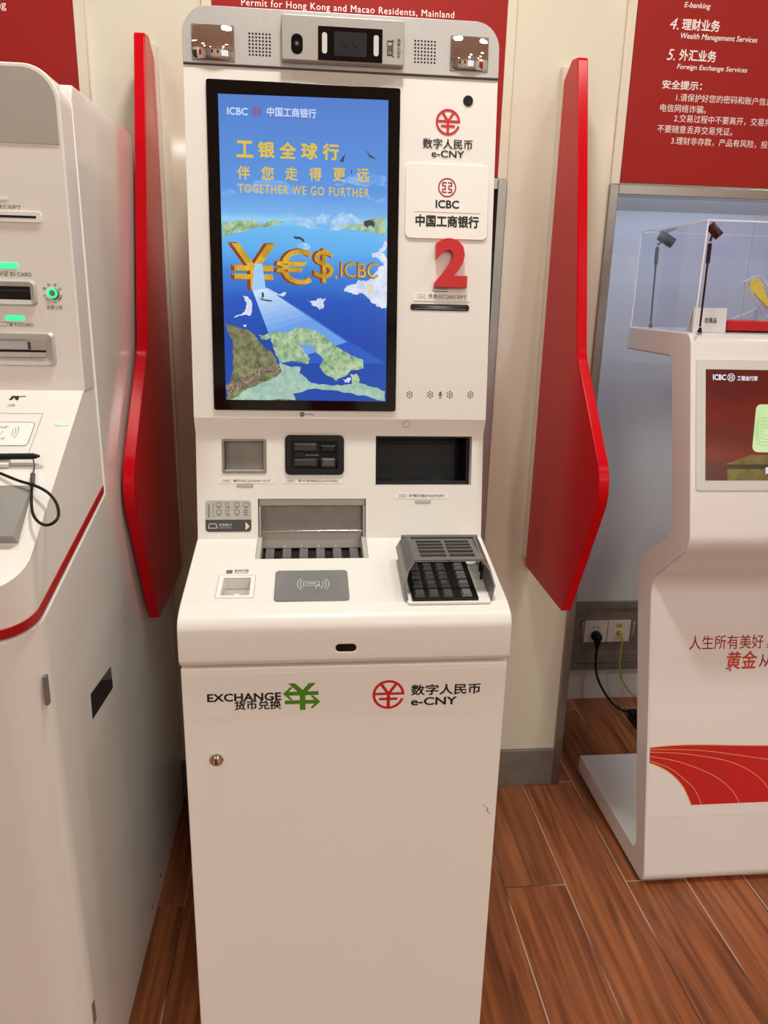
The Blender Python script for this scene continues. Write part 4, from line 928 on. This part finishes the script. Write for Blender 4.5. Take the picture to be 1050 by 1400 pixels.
HT('ICBC', 974, 519.5, 991.5, 512.5, bold=.03); HT('工银金行家', 1007, 520.5, 1035, 514.5, bold=.02); a = HF.at(998.7, 516.3); bank_emblem(mb, a[0], a[1], .0088, SWH, HF.M, h+1e-4)
a = HF.at(1045, 648); text(mb, '黄金', (a[0], a[1], a[0]+.032, a[1]+.015), SWH, HF.M, h=h+1e-4, bold=.02)
mb.build('screen_picture', sc_, smooth=0)
fb0 = PF.at(888, 1118)[1]; fb1 = PF.at(893, 859)[1]
mb = MB(); mb.plate([(.006, fb0), (.594, fb0), (.594, fb1), (.006, fb1)], 0, .0005, FILM, PF.M); fl = mb.build('printed_film', D, smooth=0)
mb = MB(); h = .0008
q = lambda u, v: PF.at(u, v)
up_ = [q(889, 1022), q(920, 1019), q(960, 1018), q(1050, 1019)]; lo_ = [q(889, 1043), q(905, 1050), q(922, 1062), q(935, 1078), q(945, 1100.5)]
right = .59; bot = lo_[-1][1]
mb.flat([(.007, up_[0][1])]+up_[1:]+[(right, up_[-1][1]-.004), (right, bot)]+lo_[::-1][:-1]+[(.007, lo_[0][1])], h, TRACKINK, PF.M)
def curve(pts, wd, m, dh=2e-5): mb.line([tuple(p[:2]) for p in smoothpath([(a, b, 0) for a, b in pts], 6)], wd, h+dh, m, PF.M)
curve([(.007, up_[0][1])]+up_[1:]+[(right, up_[-1][1]-.004)], .0022, GOLDINK)
curve([(.007, lo_[0][1])]+lo_[1:], .0022, GOLDINK)
curve([q(889, 1040.5), q(915, 1050), q(935, 1065), q(950, 1080), q(959, 1100)], .0014, GOLDINK); curve([q(889, 1034), q(930, 1042), q(975, 1060), q(1000, 1080), q(1012, 1100)], .0014, GOLDINK)
curve([q(889, 1028), q(940, 1031), q(1000, 1042), q(1040, 1065), q(1062, 1100)], .0014, GOLDINK); curve([q(889, 1024.5), q(960, 1026), q(1050, 1038), (right, q(1050, 1060)[1])], .0014, GOLDINK)
def PT(body, u0, v0, u1, v1, m, **k): a = q(u0, v0); c = q(u1, v1); text(mb, body, (a[0], a[1], c[0], c[1]), m, PF.M, h=h, **k)
PT('人生所有美好', 942, 888.5, 1044, 867, RBINK, bold=.006); PT('，', 1047, 886, 1052, 880, RBINK)
OR = mat('brush_orange_ink', srgb(204, 66, 34), .45); PT('黄金', 992, 915, 1035, 890, OR, bold=.02, shear=.12); PT('从', 1037, 911.5, 1057, 894, RBINK, bold=.006)
a = q(1000, 913.5); mb.flat(circ(a[0]-.004, a[1]-.004, .0035, 6), h, OR, PF.M)
mb.build('lettering', fl, smooth=0)
# acrylic case and what is in it
ST0 = 1.355
CX0, CX1, CY0, CY1, CZ1 = .8305, 1.42, 1.612, 1.945, 1.582
AC = thing('acrylic_case', (1.13, 1.78, ST0), 'clear acrylic case standing on the white showcase stand', 'case')
def pane(name, lo, hi):
    mb = MB(); mb.box(lo, hi, ACRYL); return mb.build(name, AC, smooth=0)
t = .005; z0 = ST0+.0005
pane('front_pane', (CX0, CY0, z0), (CX1, CY0+t, CZ1)); pane('back_pane', (CX0, CY1-t, z0), (CX1, CY1, CZ1))
pane('left_pane', (CX0, CY0+t, z0), (CX0+t, CY1-t, CZ1)); pane('right_pane', (CX1-t, CY0+t, z0), (CX1, CY1-t, CZ1)); pane('top_pane', (CX0, CY0, CZ1), (CX1, CY1, CZ1+t))
mb = MB(); e = .0014                                            # edge glint put into the colour as opaque white bars
for x in (CX0, CX1):
    for y in (CY0, CY1): mb.box((x-e, y-e, z0), (x+e, y+e, CZ1+t), EDGE)
for y in (CY0, CY1): mb.box((CX0+e, y-e, CZ1+t-2*e), (CX1-e, y+e, CZ1+t), EDGE)
for x in (CX0, CX1): mb.box((x-e, CY0+e, CZ1+t-2*e), (x+e, CY1-e, CZ1+t), EDGE)
q_ = mb.build('edges', AC, smooth=0); q_['label'] = 'white bars painted for the glint of the edges'
def wy(u, v, y): r_ = ray(u, v); k = y/r_.y; return CO+r_*k
def spot(y, base, elbow, head, hx, tip, label, m, jm):
    b_ = wy(*base, y); e_ = wy(*elbow, y); hd = wy(*head, y)
    b_.z = ST0
    r = thing('case_spotlight', tuple(b_), label, 'spotlight', 'stick spotlights in the acrylic case')
    mb = MB(); mb.tube([b_+Vector((0, 0, .0005)), b_+Vector((.0006, 0, .003)), b_+Vector((.001, 0, .012))], [.0055, .005, .0025], m, 14); mb.build('foot', r)
    d = (e_-b_); mb = MB(); mb.tube([b_+d*.07, b_+d*.76], .0022, m, 12); mb.tube([b_+d*.76, b_+d*.77, b_+d*.97, b_+d*.98], [.0025, .0045, .0045, .003], m, 14); mb.build('stem', r)
    v = Vector(tip).normalized(); mb = MB(); L2 = .017*hx
    mb.tube([hd-v*L2, hd-v*L2*.9, hd+v*L2*.95, hd+v*L2], [.0085*hx, .0105*hx, .0105*hx, .0095*hx], m, 20); mb.tube([hd+v*L2*.99, hd+v*L2*1.01], .008*hx, OFFWLED, 16)
    mb.tube([hd-v*.002, e_], .0026, m, 10); mb.build('lamp_head', r, smooth=40)
BLK2 = mat('black_anodised', srgb(26, 24, 25), .22); GRY2 = mat('grey_anodised', srgb(78, 84, 92), .3)
spot(1.634, (956, 455), (971, 330), (977, 315.5), .95, (.55, -.25, -.62), 'black stick spotlight in the front left corner of the acrylic case', BLK2, 1)
spot(1.915, (889, 447), (899, 335), (911, 327), 1.2, (.75, -.2, -.45), 'greyish stick spotlight in the back left corner of the acrylic case', GRY2, 1)
nc = wy(945.5, 450, 1.668); nc2 = wy(995, 421.5, 1.668)
NC = thing('name_card', (nc.x+.03, 1.675, ST0), 'small white folded card with grey characters inside the acrylic case', 'card')
mb = MB(); zt = nc2.z; mb.prism([(1.664, ST0+.0005), (1.670, zt), (1.671, zt), (1.667, ST0+.0005)], nc.x, nc2.x, STICK); mb.prism([(1.671, zt), (1.672, zt), (1.692, ST0+.0005), (1.690, ST0+.0005)], nc.x, nc2.x, STICK); mb.build('card', NC, smooth=0)
NF = Frame((0, 1.6638, ST0), (0, .006, zt-ST0)); mb = MB(); a = NF.at(963, 441.5); c = NF.at(980, 434.5); text(mb, '仿真品', (a[0], a[1], c[0], c[1]), GINK, NF.M, .0006, bold=.02); mb.build('lettering', NC, smooth=0)
pb = wy(996, 456, 1.70); RX0 = wy(995, 445, 1.70).x
PLN = thing('red_plinth', (RX0+.12, 1.76, ST0), 'low red plinth inside the acrylic case', 'plinth')
mb = MB(); mb.box((RX0, 1.70, ST0+.004), (RX0+.24, 1.83, ST0+.026), mat('red_velvet_board', srgb(214, 26, 34), .4)); mb.build('block', PLN, bevel=.003)
mb = MB(); mb.box((RX0+.004, 1.705, ST0+.0004), (RX0+.236, 1.825, ST0+.004), BLACK); mb.build('base', PLN, smooth=0)
# gold ornament in a clear block
PZ = ST0+.026
GY = 1.765; o0 = wy(1034, 437, GY)
GO = thing('gold_ornament', (o0.x, GY, PZ), 'gold scepter-shaped ornament sealed in a tilted clear block on the red plinth', 'ornament')
c1 = wy(1017, 386, GY); c2 = wy(1037, 376, GY); c3 = wy(1066, 420, GY); c4 = wy(1045, 433, GY)
GF = Frame((0, GY, 0), (0, 0, 1)); q4 = [(c.x, c.z) for c in (c4, c3, c2, c1)]
mb = MB(); mb.plate(q4, -.008, .008, ACRYL, GF.M); mb.build('clear_block', GO, smooth=0)
mb = MB()
for i in range(4):
    a, b = q4[i], q4[(i+1) % 4]
    for hh_ in (-.008, .008): mb.tube([GF.p(*a, hh_), GF.p(*b, hh_)], .0008, EDGE, 6)  # glint along the clear block painted as white rods
mb.build('block_edges', GO)
ax = Vector(((c1.x+c2.x)/2, (c1.z+c2.z)/2)); bx2 = Vector(((c3.x+c4.x)/2, (c3.z+c4.z)/2)); dv = (bx2-ax); nv = Vector((-dv.y, dv.x)).normalized(); Lg = dv.length
outl = [(.06, .2), (.10, .34), (.2, .42), (.32, .40), (.38, .30), (.45, .33), (.60, .22), (.8, .15), (.95, .10)]
W_ = .036; pts = [ax+dv*s_+nv*w_*W_ for s_, w_ in outl]+[ax+dv*s_-nv*w_*W_ for s_, w_ in outl[::-1]]
mb = MB(); mb.plate([tuple(p) for p in pts], -.003, .003, GOLD, GF.M); mb.build('gold_figure', GO, bevel=.0015)
sx_ = wy(1033, 438, GY).x
mb = MB(); za = PZ+.0005; mb.plate(rrect(sx_, za, sx_+.022, za+.0025), -.012, .012, ACRYL, GF.M); mb.plate([(sx_, za+.0025), (sx_+.002, za+.0025), (sx_+.002, za+.030), (sx_, za+.030)], -.012, .012, ACRYL, GF.M)
mb.tube([GF.p(sx_, za+.028, .012), GF.p(sx_, za, .012), GF.p(sx_+.022, za, .012)], .0006, EDGE, 6); mb.tube(smoothpath([GF.p(sx_+.001, za+.030, 0), GF.p(sx_-.02, za+.018, 0), GF.p(sx_-.045, za+.009, 0), GF.p(sx_-.058, za+.001, 0)], 5), .0007, EDGE, 6); mb.build('clear_stand', GO)

# ------------------------------------------------------------------ socket panel and cables in the niche
NF2 = Frame((0, NY, 0), (0, 0, 1))
SP = thing('socket_panel', (1.08, NY, .12), 'grey metal wall box with two white outlets in the niche', 'socket panel')
def nb(u0, v0, u1, v1): return NF2.box(u0, v0, u1, v1)
PX0, PX1, PZ0, PZ1 = .935, 1.225, .124, .388
mb = MB(); mb.ring(rrect(PX0, PZ0, PX1, PZ1, .002, 2), rrect(PX0+.022, PZ0+.022, PX1-.022, PZ1-.024, .001, 2), 0, .014, DSTEEL, NF2.M); mb.build('frame', SP, smooth=0)
mb = MB(); mb.plate(rrect(PX0+.022, PZ0+.066, PX1-.022, PZ1-.024), .001, .005, DSTEEL, NF2.M)
for k in range(3): mb.box((PX0+.022, PZ0+.024+.0145*k, .001), (PX1-.022, PZ0+.033+.0145*k, .008), DSTEEL, NF2.M)
for x in (PX0+.034, PX1-.034):
    for z in (PZ0+.082, PZ1-.036): mb.tube([NF2.p(x, z, .005), NF2.p(x, z, .008)], [.005, .004], CHROME, 14)
pn = mb.build('cover_plate', SP, bevel=.001)
xa = nb(796, 876, 827, 848)[0]
for x in (xa-.009, xa+.178):
    mb = MB(); mb.tube(smoothpath([NF2.p(x, .245, .005), NF2.p(x, .247, .018), NF2.p(x, .278, .02), NF2.p(x, .309, .018), NF2.p(x, .311, .005)], 4), .003, CHROME, 10); mb.build('handle', SP)
o1 = nb(796, 876, 827, 848); o2 = nb(829, 876, 860, 848)
OUT = mat('outlet_white', srgb(226, 216, 204), .35)
def outlet(x0, x1):
    mb = MB(); mb.plate(rrect(x0, .2335, x1, .3155, .002), .005, .013, OUT, NF2.M); return mb.build('outlet', SP, bevel=.001)
xa = o1[0]; ol = outlet(xa, xa+.083); orr = outlet(xa+.086, xa+.169)
mb = MB()
for s_ in (-1, 1): mb.tube([NF2.p(xa+.0415+s_*.008, .293, .0125), NF2.p(xa+.0415+s_*.008, .293, .0136)], .0028, BLACK, 10)
mb.build('pin_holes', ol)
mb = MB(); mb.plate(rrect(xa+.115, .290, xa+.138, .304), .013, .0135, CABLEY, NF2.M); mb.plate(rrect(xa+.121, .262, xa+.135, .275), .0125, .0136, BLACK, NF2.M); mb.build('data_port', orr, smooth=0)
PC = thing('power_cable', (xa+.0415, NY-.03, .255), 'black plug and cord hanging from the left outlet of the wall box', 'cable')
px = xa+.0415; mb = MB(); mb.tube([NF2.p(px, .262, .0138), NF2.p(px, .261, .030), NF2.p(px, .257, .040), NF2.p(px, .250, .043)], [.018, .0185, .016, .008], BLACK, 20)
mb.tube([NF2.p(px, .258, .034), NF2.p(px+.001, .235, .036), NF2.p(px+.002, .215, .034)], [.013, .010, .0045], BLACK, 14); mb.build('plug', PC)
mb = MB(); mb.tube(smoothpath([NF2.p(px+.002, .220, .034), (px+.003, NY-.034, .17), (px+.012, NY-.04, .11), (px+.045, NY-.06, .045), (px+.085, NY-.09, .0085), (px+.13, NY-.115, .006), (px+.18, NY-.13, .006)], 8), .0042, BLACK, 10); mb.build('cord', PC)
YC = thing('network_cable', (xa+.128, NY-.02, .268), 'yellow cable hanging from the right outlet of the wall box', 'cable')
mb = MB(); mb.box((xa+.1225, NY-.028, .2625), (xa+.1335, NY-.0136, .2735), CABLEY); mb.build('connector', YC, bevel=.001)
mb = MB(); mb.tube(smoothpath([(xa+.128, NY-.026, .266), (xa+.133, NY-.036, .255), (xa+.134, NY-.038, .20), (xa+.136, NY-.036, .15), (xa+.155, NY-.034, .085), (xa+.20, NY-.04, .03), (xa+.26, NY-.06, .004)], 8), .0032, CABLEY, 10); mb.build('cord', YC)
mb = MB(); x0 = px+.095; mb.box((x0, NY-.235, .0005), (x0+.16, NY-.135, .034), BLACK); mb.tube([(x0+.01, NY-.18, .034), (x0+.01, NY-.18, .046)], .006, BLACK, 10)
ob = mb.build('power_strip', None, bevel=.006); setp(ob, 'black power block on the floor behind the showcase stand', 'power strip')
